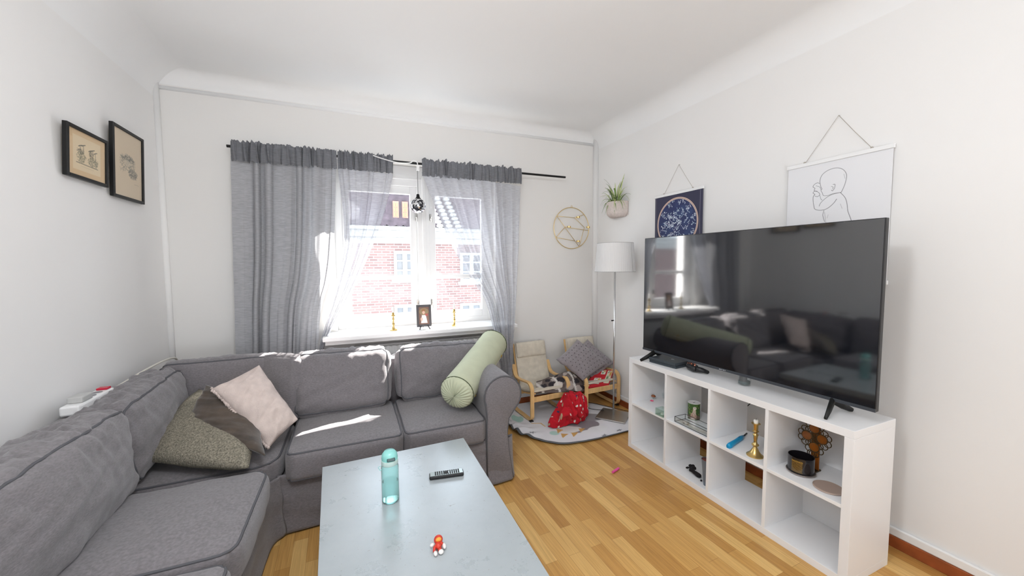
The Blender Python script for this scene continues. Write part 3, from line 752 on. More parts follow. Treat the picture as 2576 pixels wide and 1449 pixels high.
for a, z in ((3.6, .62), (4.3, .36), (4.7, .60), (4.0, .1)):
    bm = new(); tube(bm, [onb(a+.10*math.cos(k*.6), z+.012*math.sin(k*.6)) for k in range(8)], .003, 5); obj('embroidery', bm, yl, bol)
for a, z in ((3.9, .22), (4.6, .12), (3.5, .45)):
    bm = new(); tube(bm, [onb(a+.06*k, z+.014*math.sin(k*1.5)) for k in range(5)], .0018, 5); obj('embroidery', bm, dkg, bol)
for a, z0, z1 in ((3.75, .42, .66), (4.1, .10, .40)):
    bm = new(); tube(bm, [onb(a, z0), onb(a, (z0+z1)/2), onb(a, z1)], .0022, 5); obj('stripe', bm, mat('pale_stripe', (.75, .77, .66), .9), bol)

# power strip and lead on the sofa back
ps_z = .812
ps = thing('power_strip', 'white power strip with red switch on the sofa back by the left wall', 'power strip', (LX+.09, 2.45, ps_z))
pa, pb_ = Vector((LX+.085, 2.30, ps_z+.022)), Vector((LX+.095, 2.60, ps_z+.022))
bm = new(); box(bm, (LX+.055, 2.33, ps_z-.0), (LX+.125, 2.62, ps_z+.045)); obj('body', bm, white_m, ps, bevel=.008)
bm = new(); box(bm, (LX+.068, 2.575, ps_z+.045), (LX+.112, 2.612, ps_z+.056)); obj('switch', bm, mat('red_switch', (.55, .02, .05), .25), ps, bevel=.003, label='red rocker switch')
for y in (2.49, 2.54):
    bm = new(); lathe(bm, [(.019, .045), (.019, .0465), (.016, .0465)], (LX+.09, y, ps_z), 20); obj('socket', bm, mat('socket_grey', (.25, .25, .26), .5), ps, smooth=True, angle=40)
bm = new(); box(bm, (LX+.062, 2.37, ps_z+.045), (LX+.118, 2.45, ps_z+.075)); obj('plugged_adapter', bm, mat('pale_grey_plastic', (.5, .5, .49), .5), ps, bevel=.006)
pts = [Vector((LX+.09, 2.62, ps_z+.02)), Vector((LX+.10, 2.75, ps_z+.03)), Vector((LX+.11, 2.95, ps_z+.045)), Vector((LX+.12, 3.2, ps_z+.05)), Vector((LX+.12, 3.38, ps_z+.02)), Vector((LX+.10, 3.46, ps_z-.1))]
bm = new(); tube(bm, crom(pts, 10), .0065, 8); obj('lead', bm, mat('cream_cable', (.72, .69, .62), .5), ps, smooth=True)

# ------------------------------------------------------------ pictures on the left wall
def picture(name, label, px, canvas_, tilt=.03):
    """px: TL, TR, BR, BL pixel corners"""
    ptsw = [atX(u, v, LX+.05) for u, v in px]
    y0 = (ptsw[0].y+ptsw[3].y)/2; y1 = (ptsw[1].y+ptsw[2].y)/2; zt = (ptsw[0].z+ptsw[1].z)/2; zb = (ptsw[2].z+ptsw[3].z)/2
    root = thing(name, label, 'picture', (LX, (y0+y1)/2, zb))
    h = zt-zb; M = Matrix.Translation((LX+.012, 0, zb))@Matrix.Rotation(tilt, 4, 'Y'); t = .017
    bm = new()
    for lo, hi in (((0, y0+t, 0), (.02, y1-t, t)), ((0, y0+t, h-t), (.02, y1-t, h)), ((0, y0, 0), (.02, y0+t, h)), ((0, y1-t, 0), (.02, y1, h))): box(bm, lo, hi, M)
    obj('frame', bm, blackmetal_m, root, bevel=.002)
    bm = new(); box(bm, (0, y0+.004, .004), (.008, y1-.004, h-.004), M); obj('backing', bm, mat('brown_board', (.25, .18, .11), .8), root)
    g = quadgrid((.0105, y0+.012, h-.012), (.0105, y1-.012, h-.012), (.0105, y1-.012, .012), (.0105, y0+.012, .012), canvas_.shape[1], canvas_.shape[0])
    g = np.array([[list(M@Vector(q)) for q in row] for row in g]); gridmesh('print', g, printed('paper_print', .75), root, col=canvas_)
    bm = new(); box(bm, (.014, y0+.012, .012), (.0155, y1-.012, h-.012), M); obj('glass', bm, pane_mat('frame_glass', (1, 1, 1), .04) if 'frame_glass' not in MATS else MATS['frame_glass'], root)
    return root
rng = random.Random(5)
ink = (.10, .10, .085)
def bush(cv, cx, cy, rx, ry, n, c=ink, al=.55):
    for _ in range(n):
        a = rng.uniform(0, 6.28); r = math.sqrt(rng.random()); x, y = cx+rx*r*math.cos(a), cy+ry*r*math.sin(a)
        b = rng.uniform(0, 6.28); l = rng.uniform(2, 6); c_line(cv, [(x, y), (x+l*math.cos(b), y+l*math.sin(b))], rng.uniform(.7, 1.8), c, al)
cv = canvas(150, 150, (.72, .53, .32)); c_poly(cv, [(22, 20), (128, 20), (128, 128), (22, 128)], (.78, .64, .44))
bush(cv, 52, 84, 16, 18, 170, (.16, .17, .11)); bush(cv, 98, 88, 20, 16, 200, (.13, .14, .10)); bush(cv, 50, 66, 12, 8, 60); bush(cv, 90, 62, 8, 10, 50)
for x, y in ((48, 48), (60, 44), (86, 52), (96, 48), (106, 54)): c_line(cv, [(x-6, y+4), (x, y), (x+7, y-3)], 2.4, ink); c_line(cv, [(x, y), (x+1, y+26)], 1.6, ink)
c_line(cv, [(34, 104), (116, 106)], 2.6, ink, .8); c_line(cv, [(50, 113), (100, 114)], 1, ink, .35)
picture('framed_print', 'black framed plant engraving with tan mount on the left wall, the squarer one', [(177, 309), (281, 355), (280, 469), (179, 441)], cv, .05)
cv = canvas(130, 210, (.70, .58, .43)); bush(cv, 62, 96, 34, 26, 420, (.2, .2, .17), .5); bush(cv, 86, 128, 20, 16, 260, (.16, .16, .14), .6); bush(cv, 66, 84, 26, 8, 120, (.14, .14, .12), .7)
c_ell(cv, 62, 98, 15, 11, (.62, .54, .42), .6); bush(cv, 40, 122, 14, 6, 30, (.3, .28, .24), .4); c_line(cv, [(92, 158), (112, 158)], 1, ink, .5)
picture('framed_print', 'tall narrow black framed landscape engraving on the left wall near the corner', [(286, 308), (365, 350), (371, 512), (297, 495)], cv, .04)

# ------------------------------------------------------------ coffee table and the things on it
TZ = .45
tb = thing('coffee_table', 'grey concrete-look coffee table in front of the sofa', 'table', (.21, 1.45, 0))
a = atZ(811, 1175, TZ); b = atZ(1166, 1101, TZ); cR = atZ(1383, 1449, TZ); cL = atZ(799, 1449, TZ)
dR = (cR-b).normalized(); dL = (cL-a).normalized(); Lt = 1.35
cor = [a, b, b+dR*Lt, a+dL*Lt]
def inset(k): 
    c_ = sum(cor, Vector())/4; return [q+(c_-q).normalized()*k for q in cor]
def slab(bm, cs, z0, z1):
    vb_ = [bm.verts.new((q.x, q.y, z0)) for q in cs]; vt_ = [bm.verts.new((q.x, q.y, z1)) for q in cs]
    bm.faces.new(vb_[::-1]); bm.faces.new(vt_)
    for i in range(4): bm.faces.new((vb_[i], vb_[(i+1) % 4], vt_[(i+1) % 4], vt_[i]))
bm = new(); slab(bm, cor, TZ-.05, TZ); obj('table_top', bm, table_mat(), tb, bevel=.002)
for q in inset(.09):
    bm = new(); box(bm, (q.x-.035, q.y-.035, 0), (q.x+.035, q.y+.035, TZ-.05)); obj('leg', bm, mat('grey_leg', (.2, .2, .21), .5), tb, bevel=.003)
bm = new(); slab(bm, inset(.12), .14, .16); obj('lower_shelf', bm, mat('grey_leg', (.2, .2, .21), .5), tb)
# bottle
p = atZ(983, 1258, TZ); p.z = TZ
bt = thing('water_bottle', 'turquoise translucent water bottle standing on the coffee table', 'bottle', p)
rb_ = .037; zt_ = atY(983, 1131, p.y).z-TZ
teal_m = mat('turquoise_plastic', (.74, .98, .96), .12, trans=.85, ior=1.15)
hb_ = zt_-.062
bm = new(); lathe(bm, [(.001, .003), (rb_*.9, .001), (rb_, .006), (rb_, hb_-.012), (rb_*.93, hb_), (rb_*.90, hb_), (rb_*.97-.002, hb_-.013), (rb_-.0025, .008), (.001, .006)], p, 40); obj('body', bm, teal_m, bt, smooth=True, angle=50)
bm = new(); lathe(bm, [(.001, .0085), (rb_-.004, .0085), (rb_-.004, hb_*.55), (.001, hb_*.55)], p, 40); obj('water', bm, mat('water', (.85, .99, .98), .02, trans=1, ior=1.1), bt, smooth=True, angle=50)
lid_m = mat('turquoise_lid', (.28, .66, .62), .25, spec=.7)
bm = new(); lathe(bm, [(rb_*.92, hb_), (rb_*.97, hb_+.002), (rb_*.97, hb_+.022), (rb_*.90, hb_+.022)], p, 40); obj('collar', bm, mat('pale_turquoise', (.62, .80, .76), .3), bt, smooth=True, angle=50)
bm = new(); lathe(bm, [(rb_*.93, hb_+.020), (rb_*.93, hb_+.030), (rb_*.86, hb_+.046), (rb_*.6, hb_+.058), (.001, hb_+.062)], p, 40); obj('lid', bm, lid_m, bt, smooth=True, angle=60)
bm = new(); M_ = TR(p.x, p.y-.031, p.z+hb_+.032, 0, -.3); box(bm, (-.014, -.006, -.008), (.020, .006, .006), M_); obj('lid_button', bm, mat('dark_teal', (.03, .08, .08), .2), bt, bevel=.003)
bm = new(); tube(bm, [p+Vector((-rb_, 0, hb_-.002)), p+Vector((-rb_-.012, -.003, hb_-.006)), p+Vector((-rb_-.004, -.006, hb_-.02)), p+Vector((-rb_+.006, -.012, hb_-.012))], .0015, 6); obj('strap_loop', bm, lid_m, bt)
# remote control
p0, p1 = atZ(1080, 1204, TZ), atZ(1166, 1192, TZ); p0.z = p1.z = TZ
ang = math.atan2((p1-p0).y, (p1-p0).x); L_ = (p1-p0).length; mid = (p0+p1)/2
rm = thing('remote_control', 'black remote control with many buttons on the coffee table', 'remote', mid)
M_ = TR(mid.x, mid.y, mid.z, ang)
bm = new(); box(bm, (-L_/2, -.022, .001), (L_/2, .022, .019), M_); obj('body', bm, black_m, rm, bevel=.006)
bm = new(); box(bm, (-L_/2+.004, -.019, .0185), (L_/2-.004, .019, .0200), M_); fp = obj('face_plate', bm, mat('remote_face', (.30, .36, .36), .18, spec=.5, ior=1.9), rm, bevel=.001)
bm = new()
for i in range(12):
    for j in range(3):
        x = -L_/2+.030+i*(L_-.045)/12; y = -.012+j*.012
        if 5 <= i <= 6 and j == 1: continue
        box(bm, (x-.0035, y-.0032, .020), (x+.0035, y+.0032, .0218), M_)
box(bm, (-.010, -.009, .020), (.008, .009, .0222), M_)
o = obj('buttons', bm, mat('button_rubber', (.02, .02, .02), .6), fp)
# little figurine
p = atZ(1104, 1390, TZ); p.z = TZ
fg = thing('toy_figurine', 'tiny red and white toy figure lying on the coffee table', 'toy', p)
red_m = mat('toy_red', (.62, .05, .03), .35); wt_m = mat('toy_white', (.82, .79, .76), .4); org_m = mat('toy_orange', (.85, .35, .05), .4)
bm = new(); ball(bm, p+Vector((.002, .018, .014)), .012, (1, 1.3, 1)); tube(bm, [p+Vector((0, .02, .018)), p+Vector((-.014, .012, .012)), p+Vector((-.016, .0, .008))], .0055, 8); tube(bm, [p+Vector((.004, .006, .012)), p+Vector((.004, -.006, .008))], .007, 8); tube(bm, [p+Vector((.006, .026, .02)), p+Vector((.018, .018, .014))], .0055, 8); obj('body', bm, red_m, fg, smooth=True)
bm = new(); ball(bm, p+Vector((.006, .036, .022)), .0165, (1, .9, 1)); obj('head', bm, red_m, fg, smooth=True)
bm = new(); ball(bm, p+Vector((.005, .027, .029)), .010, (1.1, .7, .8)); obj('face', bm, org_m, fg, smooth=True)
for q, s in (((-.014, -.010, .008), (.8, 1.2, .9)), ((.006, -.010, .0085), (1.1, 1.1, .9)), ((.022, .010, .011), (.8, 1.4, 1)), ((-.018, .030, .012), (1, .8, .8))):
    bm = new(); ball(bm, p+Vector(q), .0085, s); obj('limb', bm, wt_m, fg, smooth=True)

# ------------------------------------------------------------ white cube shelf unit
X0, YF, SL, SH, SD = 2.0407, 2.4042, 1.4886, .7372, .3489
YN = YF-SL; to, ti = .038, .018
su = thing('shelf_unit', 'low white open cube shelf unit under the television', 'shelf', (X0+SD/2, (YF+YN)/2, 0))
X1 = X0+SD
bm = new(); box(bm, (X0, YN, SH-to), (X1, YF, SH)); obj('top_panel', bm, shelf_m, su, bevel=.0015)
bm = new(); box(bm, (X0, YN, 0), (X1, YF, to)); obj('bottom_panel', bm, shelf_m, su, bevel=.0015)
for y in (YN, YF-to):
    bm = new(); box(bm, (X0, y, to), (X1, y+to, SH-to)); obj('side_panel', bm, shelf_m, su, bevel=.0015)
cw = (SL-2*to-3*ti)/4; MZ = SH/2
cells = []
for k in range(4): cells.append((YF-to-k*(cw+ti)-cw, YF-to-k*(cw+ti)))
for k in range(3):
    y = cells[k][0]; bm = new(); box(bm, (X0+.001, y-ti, to), (X1, y, SH-to)); obj('divider', bm, shelf_m, su, bevel=.001)
for k in range(4):
    bm = new(); box(bm, (X0+.001, cells[k][0], MZ-ti/2), (X1, cells[k][1], MZ+ti/2)); obj('shelf_board', bm, shelf_m, su, bevel=.001)
for k in (0, 3):
    bm = new(); box(bm, (X1-.012, cells[k][0], to), (X1-.004, cells[k][1], SH-to)); obj('back_panel', bm, shelf_m, su)
bm = new()
bm.free()
M1 = MZ+ti/2   # top of the middle boards

def onm(u, v, z=M1): q = atZ(u, v, z); q.z = z; return q
# black controller, console, glass jar on top
T1 = SH
ca, cb, cc_ = onm(1632, 911, T1), onm(1698, 929, T1), onm(1752, 915, T1)
cs = thing('game_console', 'flat dark grey game console on the shelf unit under the television', 'console', ca)
ey = (cb-ca); ey.z = 0; wc = ey.length; ey.normalize(); ex = Vector((-ey.y, ey.x, 0)); ex = ex if ex.x > 0 else -ex
Mc = Matrix((ey, ex, Vector((0, 0, 1)))).transposed().to_4x4(); Mc.translation = ca
dc_ = .22
bm = new(); box(bm, (0, .006, .002), (wc, dc_, .019), Mc); obj('lower_body', bm, mat('console_dark', (.035, .045, .055), .45), cs, bevel=.002)
bm = new(); box(bm, (0, 0, .022), (wc, dc_, .040), Mc); obj('upper_body', bm, mat('console_dark2', (.05, .06, .07), .4), cs, bevel=.002)
bm = new(); box(bm, (.004, .004, .019), (wc-.004, dc_-.004, .022), Mc); obj('slot', bm, black_m, cs)
bm = new(); tube(bm, [Mc@Vector((wc*.62+.012*math.cos(k*1.2), .09+.006*math.sin(k*2.1), .0405)) for k in range(5)], .0015, 5); obj('logo', bm, mat('silver_print', (.6, .62, .64), .3), cs)
p = onm(1742, 934, T1)
gc = thing('game_controller', 'black gamepad with copper buttons in front of the television', 'gamepad', p)
bm = new(); M_ = TR(p.x, p.y, p.z, math.radians(70))
nn = 9; tube(bm, [M_@Vector((x, .012*math.cos(x*22), .028)) for x in [-.05+.1*i/8 for i in range(9)]], [.016, .019, .02, .019, .018, .019, .02, .019, .016], 12)
for s in (-1, 1): tube(bm, [M_@Vector((s*.045, 0, .028)), M_@Vector((s*.062, -.03, .025)), M_@Vector((s*.070, -.065, .014))], [.021, .018, .012], 12); ball(bm, M_@Vector((s*.070, -.066, .013)), .0125, sub=2)
obj('body', bm, black_m, gc, smooth=True)
cop = mat('copper', (.75, .30, .20), .25, metal=.8)
for s in (-1, 1):
    bm = new(); lathe(bm, [(.009, .0), (.005, .004), (.005, .012), (.010, .014), (.009, .017), (.001, .0165)], M_@Vector((s*.022, -.004, .044)), 16); obj('thumbstick', bm, cop, gc, smooth=True)
for dx, dy in ((.045, .012), (.055, .004), (.045, -.004), (.035, .004)):
    bm = new(); ball(bm, M_@Vector((dx, dy, .047)), .0045, (1, 1, .6), sub=2); obj('button', bm, cop, gc, smooth=True)
bm = new(); box(bm, (-.055, -.006, .044), (-.035, .000, .049), M_); box(bm, (-.048, -.013, .044), (-.042, .007, .049), M_); obj('direction_pad', bm, black_m, gc)
p = onm(1872, 975, T1); jr = .036; jh = atY(1872, 945, p.y).z-T1
p = onm(1872, 968, T1)
gj = thing('glass_jar', 'clear glass jar with dark burnt contents on top of the shelf unit', 'jar', p)
bm = new(); lathe(bm, [(.001, .001), (jr*.93, .001), (jr, .006), (jr, .086), (jr*1.06, .092), (jr*1.06, .097), (jr*.98, .097), (jr-.003, .088), (jr-.003, .010), (.001, .008)], p, 36); obj('glass', bm, thin_glass_m, gj, smooth=True, angle=60)
bm = new(); lathe(bm, [(.001, .010), (jr-.004, .010), (jr-.004, .026), (.001, .028)], p, 30); obj('dark_wax', bm, mat('teal_wax', (.05, .08, .085), .4), gj, smooth=True, angle=60)
bm = new(); lathe(bm, [(.001, .027), (jr*.62, .027), (jr*.60, .055), (jr*.3, .058), (.001, .058)], p+Vector((-.006, .004, 0)), 24); obj('candle_stub', bm, mat('dark_wax', (.035, .032, .035), .5), gj, smooth=True, angle=60)

# television
tn = Vector((2.184, .9077, 0)); ta = -.032; dy_ = Vector((math.sin(ta), math.cos(ta), 0)); dx_ = Vector((math.cos(ta), -math.sin(ta), 0))
TW, TH, TB = 1.450, .885, .803
Mt = Matrix((dy_, dx_, Vector((0, 0, 1)))).transposed().to_4x4(); Mt.translation = tn+Vector((0, 0, TB))
tv = thing('television', 'large black flat screen television on splayed feet on the shelf unit', 'television', tn+dy_*(TW/2)+Vector((0, 0, T1)))
bm = new(); box(bm, (0, .002, 0), (TW, .030, TH), Mt); box(bm, (.12, .03, .06), (TW-.12, .075, TH*.6), Mt); obj('housing', bm, black_m, tv, bevel=.003)
bm = new(); box(bm, (.004, -.001, .016), (TW-.004, .003, TH-.004), Mt); obj('screen', bm, tv_m, tv)
bm = new(); box(bm, (0, -.003, 0), (TW, .004, .016), Mt); bz_ = obj('lower_bezel', bm, mat('bezel_grey', (.05, .055, .065), .35), tv, bevel=.001)
bm = new()
for k, (x, wd_) in enumerate(((-.020, .004), (-.011, .006), (.0, .003), (.008, .005), (.017, .006))): box(bm, (TW/2+.03+x, -.0036, .005), (TW/2+.03+x+wd_, -.003, .010), Mt)
obj('logo', bm, mat('silver_print', (.6, .62, .64), .3), bz_)
for x, sg in ((TW-.12, 1), (.17, -1)):
    for s2, ln in ((-1, .125), (1, .115)):
        bm = new(); f0 = Mt@Vector((x, .015, .004)); f1 = Mt@Vector((x+sg*.03, .015+s2*ln, 0)); f1.z = T1+.007
        tube(bm, [f0, f0.lerp(f1, .5)+Vector((0, 0, -.004)), f1], [.013, .011, .007], 8, sx=1.6); obj('foot', bm, blackmetal_m, tv, smooth=True)

# things in the cells
p = onm(1643, 1003)
t = thing('mushroom_toy', 'tiny brown mushroom-shaped toy in the top far cell of the shelf unit', 'toy', p)
bm = new(); lathe(bm, [(.001, .020), (.017, .020), (.019, .024), (.012, .031), (.001, .033)], p, 20, Matrix.Rotation(.15, 4, 'X')); obj('cap', bm, mat('toy_brown', (.35, .11, .04), .4), t, smooth=True)
bm = new(); lathe(bm, [(.006, 0), (.004, .010), (.005, .021)], p, 12); obj('stem', bm, mat('clear_grey', (.5, .55, .55), .3), t, smooth=True)
p = onm(1640, 1009)
bm = new()
for k in range(5): ball(bm, p+Vector((.009*math.cos(k*1.257), .009*math.sin(k*1.257), .004)), .0055, (1, 1, .7), sub=2)
o = obj('flower_bead', bm, mat('hot_pink', (.90, .12, .25), .4), smooth=True); tag(o, 'tiny bright pink flower bead in front of the mushroom toy', 'bead')
p = onm(1662, 1042); yb = cells[0][0]+.004
t = thing('glass_votive', 'pale green square glass holder in the top far cell beside the divider', 'glass holder', (p.x, yb+.03, M1))
gx = p.x
bm = new()
for lo, hi in (((gx-.035, yb, M1), (gx+.035, yb+.075, M1+.004)), ((gx-.035, yb, M1), (gx-.031, yb+.075, M1+.05)), ((gx+.031, yb, M1), (gx+.035, yb+.075, M1+.05)), ((gx-.031, yb, M1), (gx+.031, yb+.004, M1+.05)), ((gx-.031, yb+.071, M1), (gx+.031, yb+.075, M1+.05))): box(bm, lo, hi)
obj('glass', bm, pane_mat('green_glass', (.90, .97, .94), .10), t)
bm = new(); lathe(bm, [(.001, .0), (.016, 0), (.016, .010), (.001, .010)], (gx, yb+.035, M1+.0045), 20); obj('wax', bm, wax_m, t, smooth=True, angle=50)
bm = new(); q = onm(1665, 1003); lathe(bm, [(.018, 0), (.022, .04), (.020, .04), (.016, .003), (.001, .003)], (q.x+.03, max(q.y, yb+.03), M1), 24); o = obj('drinking_glass', bm, thin_glass_m, smooth=True, angle=50); tag(o, 'small clear glass behind the green glass holder in the far cell', 'glass')

# money tin with animal print
p = onm(1745, 1052); rt_ = .040; ht_ = .115
mt = thing('money_tin', 'round money tin printed with a meerkat, coin slot in its white lid', 'money box', p)
n_ = 180; cv = canvas(n_, 90, (.05, .12, .03)); rng = random.Random(3)
for _ in range(260):
    c_ell(cv, rng.uniform(0, n_), rng.uniform(0, 60), rng.uniform(1.5, 4), rng.uniform(1, 3), rng.choice([(.15, .28, .04), (.35, .45, .10), (.04, .09, .02), (.08, .05, .03)]), .9)
for _ in range(90): c_ell(cv, rng.uniform(0, n_), rng.uniform(66, 90), rng.uniform(3, 8), rng.uniform(2, 5), rng.choice([(.20, .12, .10), (.30, .18, .14), (.12, .08, .07)]), .8)
view_a = math.atan2(-p.y, -p.x) % (2*math.pi); cx_ = view_a/(2*math.pi)*n_+1
c_ell(cv, cx_-2, 66, 15, 20, (.48, .32, .25)); c_ell(cv, cx_+1, 45, 8, 20, (.60, .48, .38)); c_ell(cv, cx_+3, 22, 8.5, 8, (.75, .68, .58)); c_ell(cv, cx_+3, 29, 3.4, 4, (.82, .76, .68))
c_ell(cv, cx_, 20, 2.2, 1.8, (.03, .02, .02)); c_ell(cv, cx_+7, 20, 2.2, 1.8, (.03, .02, .02)); c_ell(cv, cx_+3.4, 27, 1.2, 1, (.03, .02, .02))
c_line(cv, [(cx_-3, 48), (cx_+4, 62), (cx_+12, 70)], 2.4, (.36, .24, .18)); c_line(cv, [(cx_-8, 60), (cx_-10, 84), (cx_+4, 86)], 2, (.34, .22, .17)); c_ell(cv, cx_+8, 80, 7, 4, (.45, .32, .26))
P = np.zeros((90, n_, 3)); C2 = np.zeros((90, n_, 3))
for j in range(90):
    for i in range(n_):
        a = 2*math.pi*i/n_; P[j, i] = (p.x+rt_*math.cos(a), p.y+rt_*math.sin(a), p.z+ht_*(1-j/89))
# image x grows to the viewer's right = decreasing angle when seen from outside; mirror about the view angle
idx = (2*cx_-np.arange(n_)).astype(int) % n_
gridmesh('printed_wall', P, printed('tin_print', .4), mt, col=cv, closeu=True)
bm = new(); lathe(bm, [(.001, ht_-.002), (rt_-.001, ht_-.002), (rt_+.001, ht_), (rt_+.001, ht_+.002), (rt_-.002, ht_+.002), (rt_-.003, ht_), (.001, ht_)], p, 40); ld_ = obj('lid', bm, white_m, mt, smooth=True, angle=50)
bm = new(); box(bm, (p.x-.010, p.y-.0015, p.z+ht_+.0), (p.x+.010, p.y+.0015, p.z+ht_+.0012)); obj('coin_slot', bm, black_m, ld_)
# glass tray with black edges
ty0, ty1 = cells[1][0]+.006, cells[1][1]-.060; tx0 = X0+.022; tx1 = tx0+.10
gt = thing('glass_tray', 'long glass tray with thin black metal edges in the second top cell', 'tray', (tx0, ty0, M1))
bm = new(); zt0, zt1 = M1+.003, M1+.037
for y in (ty0, ty1):
    for z in (zt0, zt1): tube(bm, [(tx0, y, z), (tx1, y, z)], .0018, 6)
for x in (tx0, tx1):
    for z in (zt0, zt1): tube(bm, [(x, ty0, z), (x, ty1, z)], .0018, 6)
    for y in (ty0, ty1): tube(bm, [(x, y, zt0), (x, y, zt1)], .0018, 6)
obj('edge_wires', bm, blackmetal_m, gt)
bm = new(); box(bm, (tx0, ty0, zt0-.0005), (tx1, ty1, zt0+.002))
for lo, hi in (((tx0, ty0, zt0), (tx0+.0015, ty1, zt1)), ((tx1-.0015, ty0, zt0), (tx1, ty1, zt1)), ((tx0, ty0, zt0), (tx1, ty0+.0015, zt1)), ((tx0, ty1-.0015, zt0), (tx1, ty1, zt1))): box(bm, lo, hi)
obj('glass', bm, thin_glass_m, gt)
def tealight(x, y, z, label, metal=True):
    bm = new(); lathe(bm, [(.001, 0), (.019, 0), (.019, .015), (.0175, .015), (.0175, .012), (.001, .012)], (x, y, z), 24); o = obj('tealight', bm, mat('tin_cup', (.75, .75, .76), .3, metal=.9), smooth=True, angle=50); tag(o, label, 'tealight')
    bm = new(); lathe(bm, [(.001, .012), (.0172, .012), (.0165, .0135), (.001, .0125)], (x, y, z), 20); obj('wax', bm, wax_m, o, smooth=True)
tealight(tx0+.035, ty1-.060, zt0+.002, 'tealight at the far end of the glass tray')
tealight(tx0+.05, ty0+.028, zt0+.002, 'tealight at the near end of the glass tray, by the divider')
# cables hanging behind the shelf
for (u0, v0, u1, v1, w) in ((1764, 970, 1758, 1000, 'money tin'), (1891, 1012, 1877, 1024, 'brass candlestick')):
    a, b = atX(u0, v0, X1+.03), atX(u1, v1, X1+.03); d = (a-b)
    bm = new(); tube(bm, crom([b-d*.2+Vector((0, 0, 0)), b, a, a+d*1.5], 6), .003, 6)
    o = obj('cable', bm, black_m, smooth=True); tag(o, 'black cable hanging behind the shelf cell with the %s' % w, 'cable')
# vase with dark dried flower, second cell below
p = atZ(1776, 1195, to); p = Vector((X0+.060, max(atX(1779, 1170, X0+.060).y, cells[1][0]+.040), to))
vz = thing('vase', 'tall grey-blue tapered vase in the second bottom cell', 'vase', p)
bm = new(); lathe(bm, [(.001, .002), (.020, 0), (.024, .05), (.034, .165), (.036, .172), (.033, .172), (.030, .160), (.021, .05), (.001, .006)], p, 32); obj('outside', bm, mat('grey_blue_ceramic', (.16, .19, .23), .35), vz, smooth=True, angle=60)
bm = new(); lathe(bm, [(.0295, .150), (.032, .1705)], p, 32); obj('inside', bm, mat('red_brown_glaze', (.16, .03, .02), .3), vz, smooth=True, label='red-brown glazed inside')
cf = Vector((p.x+.02, p.y+.115, to))
fl = thing('dried_flower', 'black crumpled dried flower lying beside the grey vase', 'flower', cf)
blk = mat('black_petal', (.012, .010, .012), .9, bump=.6, bscale=80)
bm = new()
for k in range(26):
    a = rng.uniform(0, 6.28); r = rng.uniform(0, .022); q = Vector((cf.x+r*math.cos(a), cf.y+.03+r*math.sin(a)*1.3, cf.z+.028+rng.uniform(-.014, .03)))
    ball(bm, q, rng.uniform(.008, .015), (1, rng.uniform(.5, 1), rng.uniform(.4, 1)), Matrix.Rotation(rng.uniform(0, 3), 4, 'X'), sub=2)
obj('bloom', bm, blk, fl, smooth=True)
bm = new(); tube(bm, [cf+Vector((0, .02, .022)), cf+Vector((-.005, -.02, .024)), cf+Vector((-.008, -.055, .030))], [.010, .014, .008], 8); ball(bm, cf+Vector((0, -.03, .018)), .017, (1, 1.4, .9), sub=2); obj('stem', bm, blk, fl, smooth=True)
q = atZ(1764, 1211, to); bm = new(); ball(bm, Vector((max(q.x, X0+.012), q.y, to+.006)), .0075, (1, .8, .8), sub=2); o = obj('petal', bm, blk, smooth=True); tag(o, 'single black dried petal near the front edge of the shelf cell', 'petal')
# lighter
a, b = onm(1832, 1128), onm(1868, 1104)
lt = thing('gas_lighter', 'blue candle lighter with long black nozzle in the third top cell', 'lighter', a)
d = (b-a).normalized(); ln = (b-a).length; c0 = a+Vector((0, 0, .012))
bm = new(); tube(bm, [c0, c0+d*.02, c0+d*ln*.5, c0+d*ln*.85, c0+d*ln*1.05], [.012, .0145, .012, .013, .008], 12, sx=1.25); obj('handle', bm, mat('cyan_plastic', (.0, .28, .55), .3), lt, smooth=True)
bm = new(); tube(bm, [c0+d*ln*1.0, c0+d*(ln+.062)+Vector((0, 0, .006))], .0048, 10); obj('nozzle', bm, black_m, lt, smooth=True)
bm = new(); box(bm, (-.009, -.004, 0), (.009, .004, .006), Matrix.Translation(c0+d*ln*.75+Vector((0, 0, .010)))@Matrix.Rotation(math.atan2(d.y, d.x), 4, 'Z')); obj('trigger', bm, mat('dark_blue', (.0, .12, .3), .3), lt, bevel=.002)
# big brass candlestick
p = onm(1899, 1146); hz = atY(1899, 1062, p.y).z-M1
t = thing('candlestick', 'tall turned brass candlestick standing in the third top cell beside the lighter', 'candlestick', p)
k = hz/.24*1.02; k = min(k, 1.0)
prof = [(.046, 0), (.046, .005), (.040, .010), (.034, .014), (.024, .028), (.014, .048), (.010, .058), (.019, .066), (.020, .072), (.011, .080), (.009, .095), (.012, .125), (.016, .134), (.009, .142), (.010, .150), (.018, .156), (.010, .164), (.012, .168), (.013, .200), (.024, .204), (.024, .206), (.010, .207)]
kz = hz/.215
bm = new(); lathe(bm, [(r*.95, z*kz) for r, z in prof], p, 36); obj('stem', bm, brass_m, t, smooth=True, angle=50)
candle(p+Vector((0, 0, .207*kz)), .012, .020, 'white candle stump in the brass candlestick of the shelf unit')
